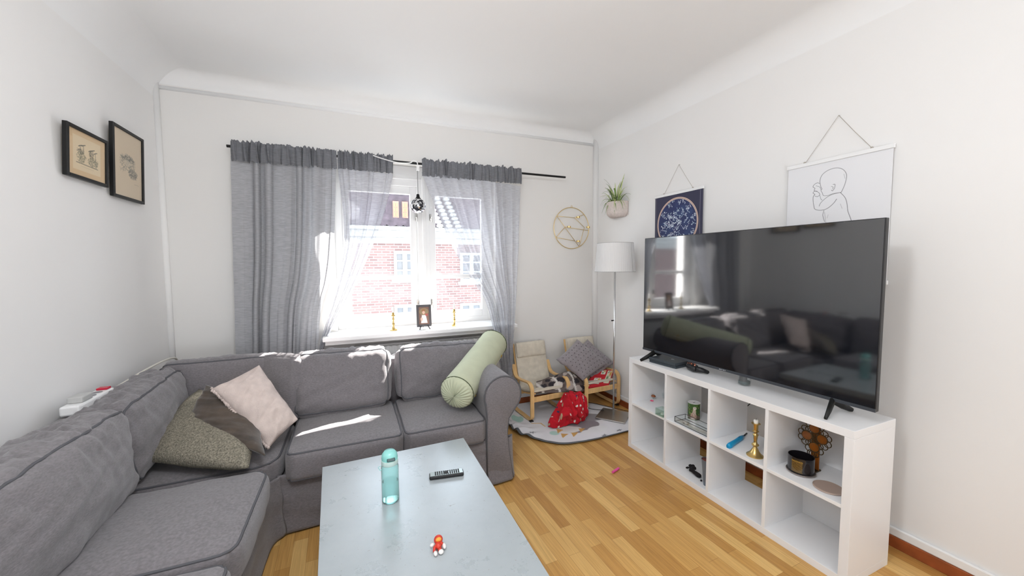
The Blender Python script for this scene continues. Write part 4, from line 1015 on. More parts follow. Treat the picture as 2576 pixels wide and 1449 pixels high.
# black three-wick candle on a plate, lid beside it, ring ornament behind
p = onm(2014, 1188); rj = .062
pl_ = thing('candle_plate', 'shallow pale saucer under the black candle jar', 'saucer', p)
bm = new(); lathe(bm, [(.001, 0), (rj*.8, 0), (rj*1.04, .010), (rj*1.06, .012), (rj*.8, .004), (.001, .003)], p, 40); obj('dish', bm, mat('rosy_tin', (.50, .42, .38), .45, metal=.3), pl_, smooth=True)
pj = p+Vector((0, 0, .0045))
bj = thing('candle_jar', 'wide glossy black candle jar with gold lettering in the near top cell', 'candle', pj)
gb = mat('glossy_black_glass', (.012, .010, .012), .06, spec=.8)
hj = .088
bm = new(); lathe(bm, [(.001, .0), (rj*.90, 0), (rj*1.02, .008), (rj*1.02, .011), (rj*.93, .013), (rj*.93, hj), (rj*.90, hj+.001), (rj*.88, hj), (rj*.88, .02), (.001, .02)], pj, 48); obj('jar', bm, gb, bj, smooth=True, angle=50)
bm = new(); lathe(bm, [(.001, .045), (rj*.875, .045)], pj, 40); obj('wax', bm, mat('dark_red_wax', (.05, .012, .012), .3), bj)
# label lines in gold: rows of tiny glyph-like strokes following the curve
gm = mat('gold_print', (.80, .50, .08), .35, metal=.4); bm = new(); rng = random.Random(11)
va = math.atan2(-pj.y, -pj.x); rr2 = rj*.934
for row in range(11):
    zz = pj.z+hj-.014-row*.0058; a = -.74
    hgt = .0032 if row in (1,) else .0015
    while a < .10:
        wd2 = rng.uniform(.012, .035)
        A0, A1 = va+a, va+(a+wd2)
        pts4 = [(pj.x+rr2*math.cos(A), pj.y+rr2*math.sin(A), z) for A, z in ((A0, zz), (A1, zz), (A1, zz+hgt), (A0, zz+hgt))]
        if not (row == 0 and a > .1): bm.faces.new([bm.verts.new(q) for q in pts4])
        a += wd2+rng.uniform(.008, .02)
obj('gold_lettering', bm, gm, bj, label='rows of tiny gold printed text')
p = onm(2084, 1229)
lp = thing('tin_lid', 'round flat rose-beige tin lid lying beside the black candle jar', 'lid', p)
bm = new(); lathe(bm, [(.001, 0), (.058, 0), (.062, .003), (.062, .008), (.058, .010), (.054, .009), (.052, .0085), (.001, .0085)], p, 48); obj('disc', bm, mat('rosy_tin2', (.55, .42, .35), .4, metal=.35), lp, smooth=True, angle=50)
# ornament of rings
ro_c = atX(2033, 1090, X1-.075); ro = thing('ring_ornament', 'dark metal candle screen of small rings with amber glass discs behind the black candle jar', 'ornament', (ro_c.x, ro_c.y, M1))
ring_m = mat('bronze_ring', (.10, .065, .03), .4, metal=.8); amb = mat('amber_glass', (.42, .13, .02), .15, trans=.35)
RX = X0+.205; RY0 = atX(2085, 1100, RX).y
def rr_at(u, v):
    q = atX(u, v, RX); q.y = RY0+(q.y-RY0)*.66; return q
bm = new()
small = [(1985, 1073), (1996, 1067), (2012, 1058), (2011, 1072), (1985, 1086), (1997, 1099), (2012, 1104), (2011, 1117), (2019, 1131), (2051, 1119), (2052, 1132), (2068, 1122), (2081, 1118), (2082, 1104), (2069, 1091), (2051, 1085), (2054, 1072), (2012, 1086), (2020, 1084), (2020, 1098), (2034, 1098), (2039, 1090), (2031, 1091), (2040, 1103), (2029, 1104), (2036, 1136), (2026, 1134)]
Rr = .0165
for (u, v) in small:
    c_ = rr_at(u, v)
    tube(bm, [c_+Vector((0, Rr*math.cos(k*math.pi/12), Rr*math.sin(k*math.pi/12))) for k in range(24)], .0022, 6, closed=True)
obj('small_rings', bm, ring_m, ro, smooth=True)
for (u, v) in ((2004, 1085), (2031, 1072), (2060, 1103), (2031, 1118)):
    c_ = rr_at(u, v); bm = new(); tube(bm, [c_+Vector((0, .024*math.cos(k*math.pi/14), .024*math.sin(k*math.pi/14))) for k in range(28)], .003, 6, closed=True); r_ = obj('large_ring', bm, ring_m, ro, smooth=True)
    bm = new(); lathe(bm, [(.001, -.002), (.0225, -.002), (.0225, .002), (.001, .002)], c_, 28, Matrix.Rotation(math.pi/2, 4, 'Y')); obj('amber_disc', bm, amb, r_, smooth=True, angle=40)
bm = new(); c_ = rr_at(2034, 1100); box(bm, (c_.x+.004, c_.y-.020, M1+.008), (c_.x+.010, c_.y+.020, SH-to-.01)); obj('amber_strip', bm, amb, ro, bevel=.002)
bm = new(); box(bm, (c_.x-.02, c_.y-.02, M1), (c_.x+.03, c_.y+.03, M1+.008)); obj('foot', bm, ring_m, ro, bevel=.002)

# ------------------------------------------------------------ floor lamp
p = atZ(1543, 1046, .014); p.z = 0
fl = thing('floor_lamp', 'floor lamp with white pleated shade and steel pole in the right corner', 'lamp', p)
zs1 = atY(1550, 612, p.y).z; zs0 = atY(1547, 683, p.y).z
bm = new(); M_ = TR(p.x, p.y, .014, math.radians(38)); box(bm, (-.14, -.14, 0), (.14, .14, .010), M_); obj('base_plate', bm, steel_m, fl, bevel=.003)
bm = new(); tube(bm, [(p.x, p.y, .02), (p.x, p.y, zs0+.02)], .009, 14); obj('pole', bm, mat('chrome_pole', (.72, .72, .73), .18, metal=1), fl, smooth=True)
bm = new(); tube(bm, [(p.x, p.y, .95), (p.x-.03, p.y-.005, .95)], .005, 8); ball(bm, Vector((p.x-.032, p.y-.005, .95)), .008, sub=2); obj('knob', bm, blackmetal_m, fl, smooth=True)
n_ = 240; P = np.zeros((12, n_, 3)); r1, r0 = .165, .188
for j in range(12):
    t = j/11
    for i in range(n_):
        a = 2*math.pi*i/n_; r = (r1+(r0-r1)*t)*(1+.006*math.sin(a*60)); P[j, i] = (p.x+r*math.cos(a), p.y+r*math.sin(a), zs1+(zs0-zs1)*t)
shade_m = fabric_mix('white_pleated_shade', (.90, .90, .90), 0.0, .30, False)
sh = gridmesh('lamp_shade', P, shade_m, fl, closeu=True)
bm = new()
for (r, z) in ((r1, zs1), (r0, zs0)): tube(bm, [(p.x+r*math.cos(k*math.pi/30), p.y+r*math.sin(k*math.pi/30), z) for k in range(60)], .002, 6, closed=True)
a = -1.25; tube(bm, [(p.x+(r1+.002)*math.cos(a), p.y+(r1+.002)*math.sin(a), zs1), (p.x+(r0+.002)*math.cos(a), p.y+(r0+.002)*math.sin(a), zs0)], .0012, 5)
obj('shade_trim', bm, mat('grey_trim', (.45, .45, .45), .6), sh, smooth=True)
bm = new(); tube(bm, [(p.x, p.y, zs0+.02), (p.x, p.y, zs0+.09)], .018, 12); ball(bm, Vector((p.x, p.y, zs0+.13)), .03, sub=2); obj('bulb', bm, wax_m, fl, smooth=True)
for k in range(3):
    pass
bm = new(); 
for k in range(3): a = k*2.094; tube(bm, [(p.x, p.y, zs0+.05), (p.x+r0*.96*math.cos(a), p.y+r0*.96*math.sin(a), zs0+.03)], .0015, 5)
obj('shade_carrier', bm, steel_m, fl)
pts = [Vector((p.x-.02, p.y+.12, .03)), Vector((p.x-.10, p.y+.22, .02)), Vector((p.x-.12, p.y+.34, .02)), Vector((p.x-.05, p.y+.42, .02)), Vector((p.x+.15, p.y+.10, .02)), Vector((WX-.04, p.y-.10, .02)), Vector((WX-.05, p.y-.35, .008))]
bm = new(); tube(bm, crom(pts, 10), .003, 6); obj('power_lead', bm, black_m, fl, smooth=True)

# ------------------------------------------------------------ round gold wall candle holder
GY = WY-.02
gc_ = atY(1438, 574, GY); gr = (atY(1482, 573, GY)-atY(1394, 573, GY)).length/2; 
gh = thing('wall_candle_holder', 'round gold wire wall candle holder with four small cups', 'wall decoration', gc_+Vector((0, .02, 0)))
def gp(u, v): return atY(u, v, GY)
bm = new(); tube(bm, [gc_+Vector((gr*math.cos(k*math.pi/36), 0, gr*math.sin(k*math.pi/36))) for k in range(72)], .0042, 8, closed=True); obj('ring', bm, gold_m, gh, smooth=True)
def circ(a): return gc_+Vector((gr*math.cos(math.radians(a)), 0, gr*math.sin(math.radians(a))))
A_, B_ = circ(146), circ(-64); E_ = circ(208); 
K1 = gp(1446, 548); K2 = gp(1422, 571); K3 = gp(1470, 572); K4 = gp(1446, 606); F1 = circ(44); G1 = circ(15)
bm = new()
for a, b in ((A_, B_), (A_, K1), (K1, F1), (K1, K3), (K2, circ(-5)), (K2, E_), (K3, B_), (E_, K4)): tube(bm, [a, b], .0030, 6)
obj('wire_lines', bm, gold_m, gh, smooth=True)
for q in (gp(1451, 546), gp(1428, 570), gp(1476, 571), gp(1451, 606)):
    q = q+Vector((0, -.028, -.014)); bm = new(); lathe(bm, [(.001, 0), (.020, 0), (.020, .016), (.0185, .016), (.0185, .002), (.001, .002)], q, 24); obj('candle_cup', bm, mat('gold_cup', (.78, .55, .22), .22, metal=1), gh, smooth=True, angle=50)
bm = new(); tube(bm, [circ(90)+Vector((.010*math.sin(k*.785), 0, .012+.010*math.cos(k*.785))) for k in range(8)], .002, 6, closed=True); obj('hanging_loop', bm, gold_m, gh)

# ------------------------------------------------------------ wall planter with spider plant
pa_ = atX(1525, 507, WX-.11); pb2 = atX(1571, 509, WX-.02)
py = 3.16; pz1 = atX(1548, 508, WX-.08).z; pz0 = atX(1550, 545, WX-.08).z
pcx, pcy = WX-.005, (atX(1525, 520, WX-.10).y+atX(1572, 520, WX-.03).y)/2
wpn = thing('wall_planter', 'pale pink half-round planter with a spider plant on the right wall near the corner', 'potted plant', (pcx, pcy, pz0))
cer = mat('pink_stone_ceramic', (.66, .58, .54), .85, bump=.8, bscale=90, var=.08, vscale=60)
nu, nv = 50, 20; P = np.zeros((nv, nu, 3)); hw, dp = .125, .135; hp = pz1-pz0
for j in range(nv):
    t = j/(nv-1); sc = (1-max(0, (t-.55)/.45)**2.6*.42); 
    if j == nv-1: sc = .02
    for i in range(nu):
        a = math.pi*i/(nu-1); P[j, i] = (pcx-dp*sc*math.sin(a)**.8, pcy+hw*sc*math.cos(a), pz1-hp*min(1, t*1.06))
gridmesh('pot', P, cer, wpn, thick=.006)
bm = new(); box(bm, (pcx-.004, pcy-hw, pz0+.01), (pcx+.004, pcy+hw, pz1)); obj('back_plate', bm, cer, wpn)
bm = new(); q = Vector((pcx-.075, pcy+.110, pz1-.045)); nd = Vector((-.62, .78, 0)); ball(bm, Vector((pcx-dp*.72, pcy+hw*.74, pz1-.036)), .018, (.30, 1, 1.1), Matrix.Rotation(math.atan2(.66, -.72), 4, 'Z'), sub=3); obj('badge', bm, mat('black_badge', (.03, .035, .04), .3), wpn, smooth=True, label='round black badge')
bm = new(); box(bm, (pcx-dp*.7, pcy-hw*.8, pz1-.03), (pcx-.006, pcy+hw*.8, pz1-.022)); obj('soil', bm, mat('soil', (.05, .035, .025), .95), wpn)
leafc = [mat('leaf_green', (.20, .34, .08), .5), mat('leaf_pale', (.50, .58, .24), .5), mat('leaf_dark', (.12, .18, .07), .5)]
rng = random.Random(21)
for k in range(60):
    a = rng.uniform(-.15, math.pi+.15) if k > 4 else (0.05 if k % 2 else math.pi-.05); up = rng.uniform(.6, 1.7); ln_ = rng.uniform(.10, .19)
    if k < 5: ln_ = .19; up = .9
    dr = Vector((-math.sin(a)*.75, math.cos(a), 0)); p0 = Vector((pcx-.06, pcy+rng.uniform(-.05, .05), pz1-.03))
    wl = rng.uniform(.004, .0065); rows = []
    for j in range(12):
        t = j/11; q = p0+dr*ln_*t+Vector((0, 0, (up*t-.95*t*t*(.75 if k % 3 else 1.25))*ln_*1.4+.02*t)); 
        if q.x > WX-.006: q.x = WX-.006
        side = Vector((-dr.y, dr.x, 0)).normalized()*wl*(math.sin(math.pi*(.12+.88*t))+.05)
        rows.append([q-side, q+Vector((0, 0, -.0015)), q+side])
    gridmesh('leaf', [[list(x) for x in r] for r in rows], leafc[k % 3 if k % 4 else 1], wpn)

# ------------------------------------------------------------ posters on the right wall
PX = WX-.012
def poster(name, label, TL, TRp, zbot, apex, cl, cr, cv, inv_=False, barh=.022):
    a, b = atX(*TL, PX), atX(*TRp, PX); y1, y0 = a.y, b.y; zt = (a.z+b.z)/2   # y1 far, y0 near
    root = thing(name, label, 'poster', (WX, (y0+y1)/2, zbot))
    bm = new(); box(bm, (PX-.012, y0-.006, zt-barh), (PX+.002, y1+.006, zt)); obj('top_bar', bm, white_m, root, bevel=.002)
    bm = new(); box(bm, (PX-.012, y0-.006, zbot), (PX+.002, y1+.006, zbot+barh)); obj('bottom_bar', bm, white_m, root, bevel=.002)
    g = quadgrid((PX-.004, y1, zt-.004), (PX-.004, y0, zt-.004), (PX-.002, y0, zbot+.004), (PX-.002, y1, zbot+.004), cv.shape[1], cv.shape[0])
    gridmesh('sheet', g, printed('poster_print', .45), root, col=cv, thick=.0012)
    ap = atX(*apex, PX); bm = new()
    for e in (cl, cr):
        q = atX(*e, PX); q.z = zt; tube(bm, [q, q.lerp(ap, .5)+Vector((-.002, 0, -.002)), ap], .0014, 6); ball(bm, q+Vector((-.004, 0, .002)), .007, sub=2)
    obj('hanging_cord', bm, mat('string', (.42, .38, .33), .8), root)
    bm = new(); tube(bm, [ap, ap+Vector((.011, 0, 0))], .002, 6); obj('nail', bm, steel_m, root)
    return y1, y0, zt
# star map
a, b = atX(1650, 490, PX), atX(1770, 472, PX); y1, y0, zt = a.y, b.y, (a.z+b.z)/2; zb_ = zt-.70
w_, h_ = 300, int(300*(zt-zb_)/(y1-y0))
def toc(u, v): q = atX(u, v, PX); return ((y1-q.y)/(y1-y0)*w_, (zt-q.z)/(zt-zb_)*h_)
cv = canvas(w_, h_, (.035, .035, .075))
cx0, cy0 = toc(1655, 560)[0], toc(1712, 494)[1]; cx1 = toc(1757, 540)[0]; R_ = (cx1-cx0)/2; ccx, ccy = (cx0+cx1)/2, cy0+R_
for i, (rr_, c_) in enumerate(((R_+1, (.72, .52, .42)), (R_-3, (.15, .12, .14)), (R_-5, (.75, .60, .50)), (R_-8, (.020, .030, .115)))): c_ell(cv, ccx, ccy, rr_, rr_, c_)
rng = random.Random(8)
for _ in range(60):
    a = rng.uniform(0, 6.28); r = math.sqrt(rng.random())*(R_-22); c_ell(cv, ccx+r*math.cos(a), ccy+r*math.sin(a), rng.uniform(8, 22), rng.uniform(6, 16), (.03, .06, .17), .35)
for _ in range(105):
    a = rng.uniform(0, 6.28); r = math.sqrt(rng.random())*(R_-14); x, y = ccx+r*math.cos(a), ccy+r*math.sin(a); pts = [(x, y)]
    for k in range(rng.randint(2, 5)):
        x += rng.uniform(-13, 13); y += rng.uniform(-13, 13)
        if math.hypot(x-ccx, y-ccy) < R_-10: pts.append((x, y))
    c_line(cv, pts, rng.uniform(1.0, 1.8), rng.choice([(.45, .58, .72), (.35, .55, .62), (.6, .65, .75), (.45, .40, .58)]), .85)
    for q in pts: c_ell(cv, q[0], q[1], 1.7, 1.7, (.75, .85, .92))
for _ in range(16): a = rng.uniform(0, 6.28); r = rng.random()*(R_-14); c_ell(cv, ccx+r*math.cos(a), ccy+r*math.sin(a), 3.2, 3.2, (.8, .88, .92))
c_line(cv, [(8, 0), (8, h_)], 1, (.5, .5, .6), .7); c_line(cv, [(w_-16, 0), (w_-16, h_)], 1.2, (.5, .5, .6), .7)
poster('star_poster', 'dark blue star map poster hanging behind the left end of the television', (1650, 490), (1770, 472), zb_, (1708, 414), (1671, 487), (1744, 471), cv)
# baby sketch
a, b = atX(1985, 421, PX), atX(2250, 360, PX); y1, y0, zt = a.y, b.y, (a.z+b.z)/2; zb_ = atX(2226, 716, PX).z
w_, h_ = 420, int(420*(zt-zb_)/(y1-y0)); cv = canvas(w_, h_, (.80, .80, .82))
def S(lst): return [toc(1580+x/3.293, 260+y/3.293) for x, y in lst]
dk = (.16, .16, .17)
def stroke(lst, wd=2.0, al=.8):
    P_ = [Vector((x, y, 0)) for x, y in S(lst)]; P_ = crom(P_, 8); c_line(cv, [(q.x, q.y) for q in P_], wd, dk, al); c_line(cv, [(q.x+1.2, q.y+.8) for q in P_], wd*.6, dk, al*.5)
stroke([(1600, 690), (1592, 640), (1610, 590), (1660, 550), (1730, 530), (1785, 545), (1812, 590), (1800, 660), (1775, 720), (1762, 740)])
stroke([(1600, 690), (1608, 705), (1600, 718), (1612, 740), (1622, 762), (1660, 760), (1700, 745), (1765, 735)], 1.6)
stroke([(1765, 735), (1700, 750), (1650, 775), (1600, 820), (1585, 850)], 1.8)
stroke([(1730, 790), (1700, 830), (1650, 870), (1600, 884), (1552, 876), (1540, 840), (1535, 780), (1550, 750)], 2.2)
stroke([(1765, 740), (1800, 780), (1815, 830), (1822, 890), (1840, 940), (1850, 970)], 2.2)
stroke([(1625, 885), (1615, 920), (1620, 950), (1630, 980)], 1.8)
stroke([(1700, 670), (1716, 668), (1712, 700), (1695, 722), (1688, 715)], 1.6); stroke([(1685, 685), (1700, 690), (1698, 708)], 1.3)
stroke([(1590, 660), (1570, 655), (1545, 670), (1535, 690), (1550, 700), (1545, 720), (1570, 725)], 1.8); stroke([(1560, 680), (1590, 690), (1600, 710)], 1.5)
stroke([(1550, 750), (1535, 740), (1550, 725), (1580, 735), (1590, 755), (1570, 770), (1550, 765)], 1.8); stroke([(1590, 760), (1600, 790), (1610, 800)], 1.4)
stroke([(1760, 830), (1775, 870)], 1.2, .5); stroke([(1660, 920), (1650, 950)], 1.2, .4); stroke([(1790, 580), (1800, 620)], 1.2, .5); stroke([(1630, 900), (1640, 990), (1660, 1060)], 1.4, .6); stroke([(1850, 970), (1865, 1040), (1850, 1120)], 1.8)
poster('sketch_poster', 'white poster with a pencil drawing of a baby behind the right end of the television', (1985, 421), (2250, 360), zb_, (2110, 290), (2026, 400), (2195, 366), cv)

# ------------------------------------------------------------ children's armchairs (local: front = -y)
def bent(bm, path, x0, x1, t):
    """strip of width x0..x1 bent along (y,z) path with thickness t"""
    P_ = [Vector((0, y, z)) for y, z in path]; n = len(P_); L = []
    for i in range(n):
        d = (P_[min(i+1, n-1)]-P_[max(i-1, 0)]).normalized(); nn = Vector((0, -d.z, d.y))
        L.append([bm.verts.new(Vector((x, 0, 0))+P_[i]+nn*s) for x, s in ((x0, -t/2), (x1, -t/2), (x1, t/2), (x0, t/2))])
    for A, B in zip(L, L[1:]):
        for k in range(4): bm.faces.new((A[k], A[(k+1) % 4], B[(k+1) % 4], B[k]))
    bm.faces.new(L[0][::-1]); bm.faces.new(L[-1])
def smoothpath(P_, n=6): return [(q.y, q.z) for q in crom([Vector((0, y, z)) for y, z in P_], n)]
sidep = [(.17, .040), (.05, .020), (-.19, .014)]+[(-.21+.05*math.sin(math.radians(a))*-1, .064-.05*math.cos(math.radians(a))) for a in range(15, 91, 15)]+[(-.26, .15), (-.26, .27)]+[(-.19-.07*math.cos(math.radians(a)), .29+.07*math.sin(math.radians(a))) for a in range(10, 91, 16)]+[(-.12, .355), (-.02, .345), (.05, .35), (.085, .375), (.13, .46)]
seatp = smoothpath([(-.245, .262), (-.12, .235), (-.01, .215), (.04, .235), (.07, .30), (.12, .45), (.175, .66)], 5)
def armchair(label, loc, rz):
    t = thing('kids_armchair', label, 'armchair', loc, rz, group='small armchairs in the corner')
    for s in (-1, 1):
        bm = new(); x = s*.205; bent(bm, sidep, x-.019, x+.019, .013); sf = obj('side_frame', bm, beech_m, t, inv=False, smooth=True, angle=40)
        bm = new(); box(bm, (x-.018, -.255, .001), (x+.018, -.225, .010)); obj('rubber_foot', bm, black_m, sf)
    bm = new(); box(bm, (-.19, -.262, .185), (.19, -.248, .235)); obj('front_rail', bm, beech_m, t, inv=False, bevel=.003)
    bm = new(); box(bm, (-.19, .045, .17), (.19, .06, .21)); obj('rear_rail', bm, beech_m, t, inv=False, bevel=.003)
    for s in (-1, 1):
        bm = new(); x = s*.172; bent(bm, seatp, x-.014, x+.014, .012); obj('seat_rail', bm, beech_m, t, inv=False, smooth=True, angle=40)
    # quilted cushion following the seat curve
    nvv = 60; nuu = 26; Pm = resample([Vector((0, y, z)) for y, z in seatp], nvv); P = np.zeros((nvv, nuu, 3)); P2 = []
    full = []
    for j in range(nvv):
        d = (Pm[min(j+1, nvv-1)]-Pm[max(j-1, 0)]).normalized(); nn = Vector((0, -d.z, d.y)); row = []
        ej = min(1, min(j, nvv-1-j)/3.0)
        for i in range(nuu*2):
            a = 2*math.pi*i/(nuu*2); ca, sa = math.cos(a), math.sin(a)
            x = .178*math.copysign(abs(ca)**.25, ca); th = .019*math.copysign(abs(sa)**.45, sa)*(.45+.55*ej)
            if sa > 0: th += .003*math.cos(x*55)-.002*abs(math.sin(j*.55))
            row.append(list(Pm[j]+Vector((x, 0, 0))+nn*(th+.022)))
        full.append(row)
    cu = gridmesh('seat_cushion', full, cream_m, t, closeu=True, inv=False)
    bm = new()
    for e in (0, -1):
        vsx = [bm.verts.new(q) for q in full[e]]; bm.faces.new(vsx)
    obj('cushion_end', bm, cream_m, cu)
    M_ = Matrix.Translation((0, .118, .575))@Matrix.Rotation(math.radians(-75), 4, 'X')@Matrix.Rotation(math.pi, 4, 'X')
    rtv = Vector((1, 0, 0)); upv = Vector((0, .22, .97)).normalized(); fv = rtv.cross(upv)
    M_ = Matrix((rtv, upv, fv)).transposed().to_4x4(); M_.translation = Vector((0, .122, .600))
    bm = new(); bmesh.ops.create_cube(bm, size=2); bmesh.ops.subdivide_edges(bm, edges=bm.edges[:], cuts=10, use_grid_fill=True)
    for v in bm.verts:
        q = v.co.copy(); h3 = (.172, .078, .020); qq = Vector([a_*b_ for a_, b_ in zip(q, h3)]); r_ = .018
        inn = Vector([max(-h_+r_, min(h_-r_, k_)) for k_, h_ in zip(qq, h3)]); dd = qq-inn
        if dd.length > 0: qq = inn+dd.normalized()*r_
        qq.z += q.z*.010*(1-q.x**2)*(1-q.y**2)+.003*nz(qq, 12, 3); v.co = M_@qq
    obj('headrest', bm, cream_m, t, inv=False, smooth=True)
    return t
f1 = atZ(1328, 1060, .01)
chx = f1.x+.195
armchair('small bentwood armchair with cream cushion and headrest, beside the sofa arm', (1.70, 3.385, .010), math.radians(4))
armchair('small bentwood armchair with cream cushion behind the floor lamp, piled with grey pillows', (2.30, 3.375, .010), math.radians(3))

# dotted grey pillows and red cloth on the right-hand armchair
dot_m = mat('grey_dotted_plush', (.27, .24, .255), .95, bump=1.0, bscale=75, var=.10, vscale=40, sheen=.3)
def dots(pil, PP, s=1, n=8):
    bm = new()
    for i in range(n):
        for j in range(n):
            u, v = -.82+1.64*(i+.5*(j % 2)*.8)/(n-1), -.82+1.64*j/(n-1)
            if abs(u) > .88: continue
            ball(bm, PP(u, v, s), .0055, sub=1)
    obj('dots', bm, mat('dark_grey_dots', (.12, .105, .115), .95), pil)
c = [atY(1466, 958, 3.10), atY(1530, 915, 3.20), atY(1452, 853, 3.42), atY(1399, 905, 3.24)]
pil, PP = pillow('pillow', c, .11, dot_m, pinch=.06, seed=12, amp=.009, power=.45, wr=.008); tag(pil, 'grey dotted plush pillow, front one of the two on the right small armchair', 'pillow'); dots(pil, PP)
c = [atY(1492, 952, 3.20), atY(1546, 913, 3.27), atY(1478, 853, 3.46), atY(1425, 905, 3.34)]
pil, PP = pillow('pillow', c, .09, dot_m, pinch=.05, seed=13, amp=.006, power=.45); tag(pil, 'grey dotted plush pillow, rear one of the two on the right small armchair', 'pillow'); dots(pil, PP)
redc = mat('red_print_cloth', (.55, .02, .03), .85, bump=.3, bscale=120)
c = [atY(1470, 978, 3.14), atY(1530, 976, 3.12), atY(1546, 932, 3.22), atY(1495, 925, 3.30)]
pil, PP = pillow('pillow', c, .06, redc, pinch=.03, seed=14, amp=.006); tag(pil, 'small red pillow with printed patches under the grey dotted pillows', 'pillow')
for (u0, v0, u1, v1, cc) in ((-.6, -.7, .0, -.1, (.80, .76, .66)), (.35, -.6, .85, .8, (.72, .66, .50)), (-.2, .3, .2, .8, (.80, .76, .66))):
    g = np.array([[list(PP(u0+(u1-u0)*i/11, v0+(v1-v0)*j/11, 1)+(PP(0, 0, 1)-PP(0, 0, -1)).normalized()*.0015) for i in range(12)] for j in range(12)])
    cvp = canvas(12, 12, cc); c_ell(cvp, 4, 4, 2.2, 2, (.15, .25, .12)); c_ell(cvp, 8, 8, 2, 2.4, (.65, .30, .05)); c_line(cvp, [(2, 9), (5, 10)], 1, (.1, .1, .1))
    gridmesh('patch', g, printed('patch_print', .85), pil, col=cvp)
# fleece on the left-hand armchair
def pile(name, ctrl_px, label, cat, m, colf, nu=70, nv=50, amp=.02, seed=0, th=.006, fold=0.0):
    rows = [[Vector(q) for q in r] for r in ctrl_px]; P = sheet(rows, nu, nv)
    for j in range(nv):
        for i in range(nu):
            s, t = i/(nu-1), j/(nv-1); e = min(1, 6*min(s, 1-s, t, 1-t)+.25)
            q = P[j, i]; d = abs(nz(q, 9, seed))*1.6+.5*abs(nz(q, 21, seed+1)); P[j, i, 2] += amp*d*e+fold*e*math.sin(s*19+4*t+5*nz(q, 5, seed))*.5; P[j, i, 1] -= fold*e*abs(math.sin(s*13-5*t+6*nz(q, 6, seed+2)))
            P[j, i, 0] += .3*amp*nz(q, 14, seed+4); P[j, i, 1] += .3*amp*nz(q, 14, seed+5)
    cvv = np.array([[colf(i/(nu-1), j/(nv-1)) for i in range(nu)] for j in range(nv)])
    o = gridmesh(name, P, m, col=cvv, thick=th); tag(o, label, cat); return o
rngp = random.Random(9)
spots = [(rngp.random(), rngp.random(), rngp.uniform(.05, .13), rngp.choice([(.03, .025, .03), (.10, .075, .07), (.42, .36, .33), (.62, .56, .52)])) for _ in range(34)]
def fleece(s, t):
    c_ = (.14, .11, .10)
    for x, y, r, cc in spots:
        if (s-x)**2*2+(t-y)**2 < r*r: c_ = cc
    if abs(((s*1.0+t*.3) % .33)-.16) < .022: c_ = (.68, .64, .60)
    return c_
zsd = .285
f = lambda u, v, y: atY(u, v, y)
pile('fleece_blanket', [[f(1344, 992, 3.17), f(1370, 990, 3.15), f(1410, 988, 3.13), f(1440, 985, 3.12), f(1468, 985, 3.13)],
                        [f(1347, 978, 3.22), f(1372, 968, 3.20), f(1408, 965, 3.19), f(1440, 955, 3.17), f(1472, 972, 3.18)],
                        [f(1350, 962, 3.29), f(1375, 955, 3.27), f(1410, 945, 3.25), f(1438, 940, 3.22), f(1470, 955, 3.22)],
                        [f(1356, 967, 3.34), f(1380, 962, 3.33), f(1412, 955, 3.31), f(1440, 952, 3.28), f(1465, 958, 3.27)]],
     'crumpled brown and white patterned fleece blanket on the seat of the left small armchair', 'blanket', printed('fleece_print', .95, .5, 90), fleece, amp=.022, seed=3)
spots2 = [(rngp.random(), rngp.random(), rngp.uniform(.012, .030), rngp.choice([(.78, .74, .68), (.78, .74, .68), (.03, .03, .09), (.45, .35, .22)])) for _ in range(46)]
def redb(s, t):
    for x, y, r, cc in spots2:
        if (s-x)**2+(t-y)**2*.8 < r*r: return cc
    return (.52, .008, .02)
pile('fleece_blanket', [[f(1418, 990, 3.08), f(1428, 986, 3.08), f(1440, 985, 3.08), f(1455, 988, 3.08), f(1466, 994, 3.08)],
                        [f(1400, 1020, 3.03), f(1422, 1005, 2.97), f(1440, 1000, 2.95), f(1462, 1005, 2.97), f(1476, 1015, 3.03)],
                        [f(1390, 1045, 2.99), f(1418, 1035, 2.93), f(1442, 1030, 2.90), f(1465, 1035, 2.93), f(1478, 1040, 3.00)],
                        [f(1380, 1062, 2.95), f(1410, 1058, 2.88), f(1435, 1050, 2.86), f(1455, 1048, 2.90), f(1474, 1050, 2.97)],
                        [atZ(1377, 1076, .014), atZ(1405, 1077, .014), atZ(1425, 1070, .014), atZ(1452, 1066, .014), atZ(1470, 1054, .014)]],
     'bright red fleece blanket with small prints hanging from the armchair onto the play mat', 'blanket', printed('red_fleece_print', .95, .5, 90), redb, nu=130, nv=120, amp=.045, seed=6, fold=.035)
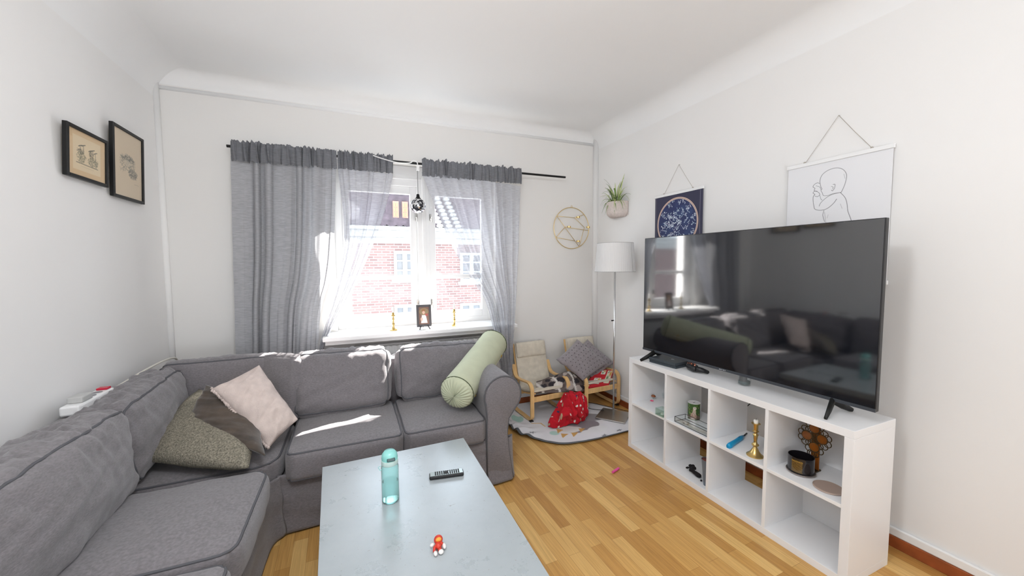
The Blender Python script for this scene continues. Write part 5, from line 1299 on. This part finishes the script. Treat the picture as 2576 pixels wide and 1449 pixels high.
# play mat
fr = [atZ(u, v, .0) for u, v in ((1262, 1046), (1292, 1088), (1330, 1104), (1380, 1117), (1430, 1121), (1490, 1111), (1540, 1099), (1590, 1086))]
bk = [atZ(u, v, .0) for u, v in ((1300, 1018), (1330, 1010), (1370, 1008), (1405, 1010), (1440, 1012), (1480, 1016), (1520, 1022), (1560, 1036))]
mdp = [a.lerp(b, .5) for a, b in zip(fr, bk)]; mdp[-1] = atZ(1592, 1062, 0); mdp[0] = atZ(1270, 1030, 0)
bk = [Vector((q.x, min(q.y, WY-.04), 0)) for q in bk]
nu, nv = 260, 130; P = sheet([bk, mdp, fr], nu, nv)
for j in range(nv):
    for i in range(nu):
        s, t = i/(nu-1), j/(nv-1); z = .006+.004*abs(nz(P[j, i], 8, 2))
        k = math.exp(-((s-.27)/.10)**2-((t-.93)/.10)**2); z += k*(.028+.022*math.sin(s*80+t*30)); 
        z += .010*math.exp(-((t-.99)/.02)**2)
        P[j, i, 2] = z
cv = canvas(nu, nv, (.78, .77, .80))
def me(s, t, rs, rt_, c, al=1): c_ell(cv, s*nu, t*nv, rs*nu, rt_*nv, c, al)
me(.17, .72, .06, .10, (.45, .66, .60)); me(.15, .62, .03, .05, (.78, .78, .78)); me(.62, .62, .14, .16, (.27, .24, .26)); me(.56, .70, .08, .07, (.74, .76, .73)); me(.75, .74, .07, .08, (.78, .78, .79)); me(.69, .78, .05, .05, (.78, .78, .79))
me(.70, .42, .10, .10, (.30, .28, .29)); me(.60, .35, .05, .05, (.74, .74, .74)); me(.48, .80, .03, .04, (.45, .66, .60))
for s, t in ((.50, .74), (.54, .82), (.60, .80), (.64, .72)): c_poly(cv, [(s*nu-6, t*nv-4), (s*nu+6, t*nv-4), (s*nu, t*nv+7)], (.62, .36, .12))
for s, t in ((.90, .86), (.36, .9), (.80, .93)):
    c_poly(cv, [(s*nu+(7 if k % 2 == 0 else 3)*math.cos(k*.628-1.57), t*nv+(5.5 if k % 2 == 0 else 2.4)*math.sin(k*.628-1.57)) for k in range(10)], (.27, .27, .30))
c_line(cv, [(.05*nu, .80*nv), (.16*nu, .90*nv)], 1.2, (.2, .2, .22), .7); c_line(cv, [(.30*nu, .70*nv), (.36*nu, .66*nv), (.40*nu, .70*nv)], 2, (.65, .4, .12), .9)
cv[-4:, :] = (.12, .13, .14)
o = gridmesh('play_mat', P, printed('mat_print', .9, .2, 200), col=cv, thick=.006); tag(o, 'light grey printed play mat with dark edge, spread under the small armchairs', 'play mat')
# pink chalk on the floor
a, b = atZ(1541, 1188, .01), atZ(1556, 1178, .01)
bm = new(); tube(bm, [a, b], .0085, 12); ck = obj('chalk', bm, mat('pink_chalk', (.80, .10, .35), .5), smooth=True, angle=40); tag(ck, 'small pink chalk stick lying on the parquet floor', 'chalk')
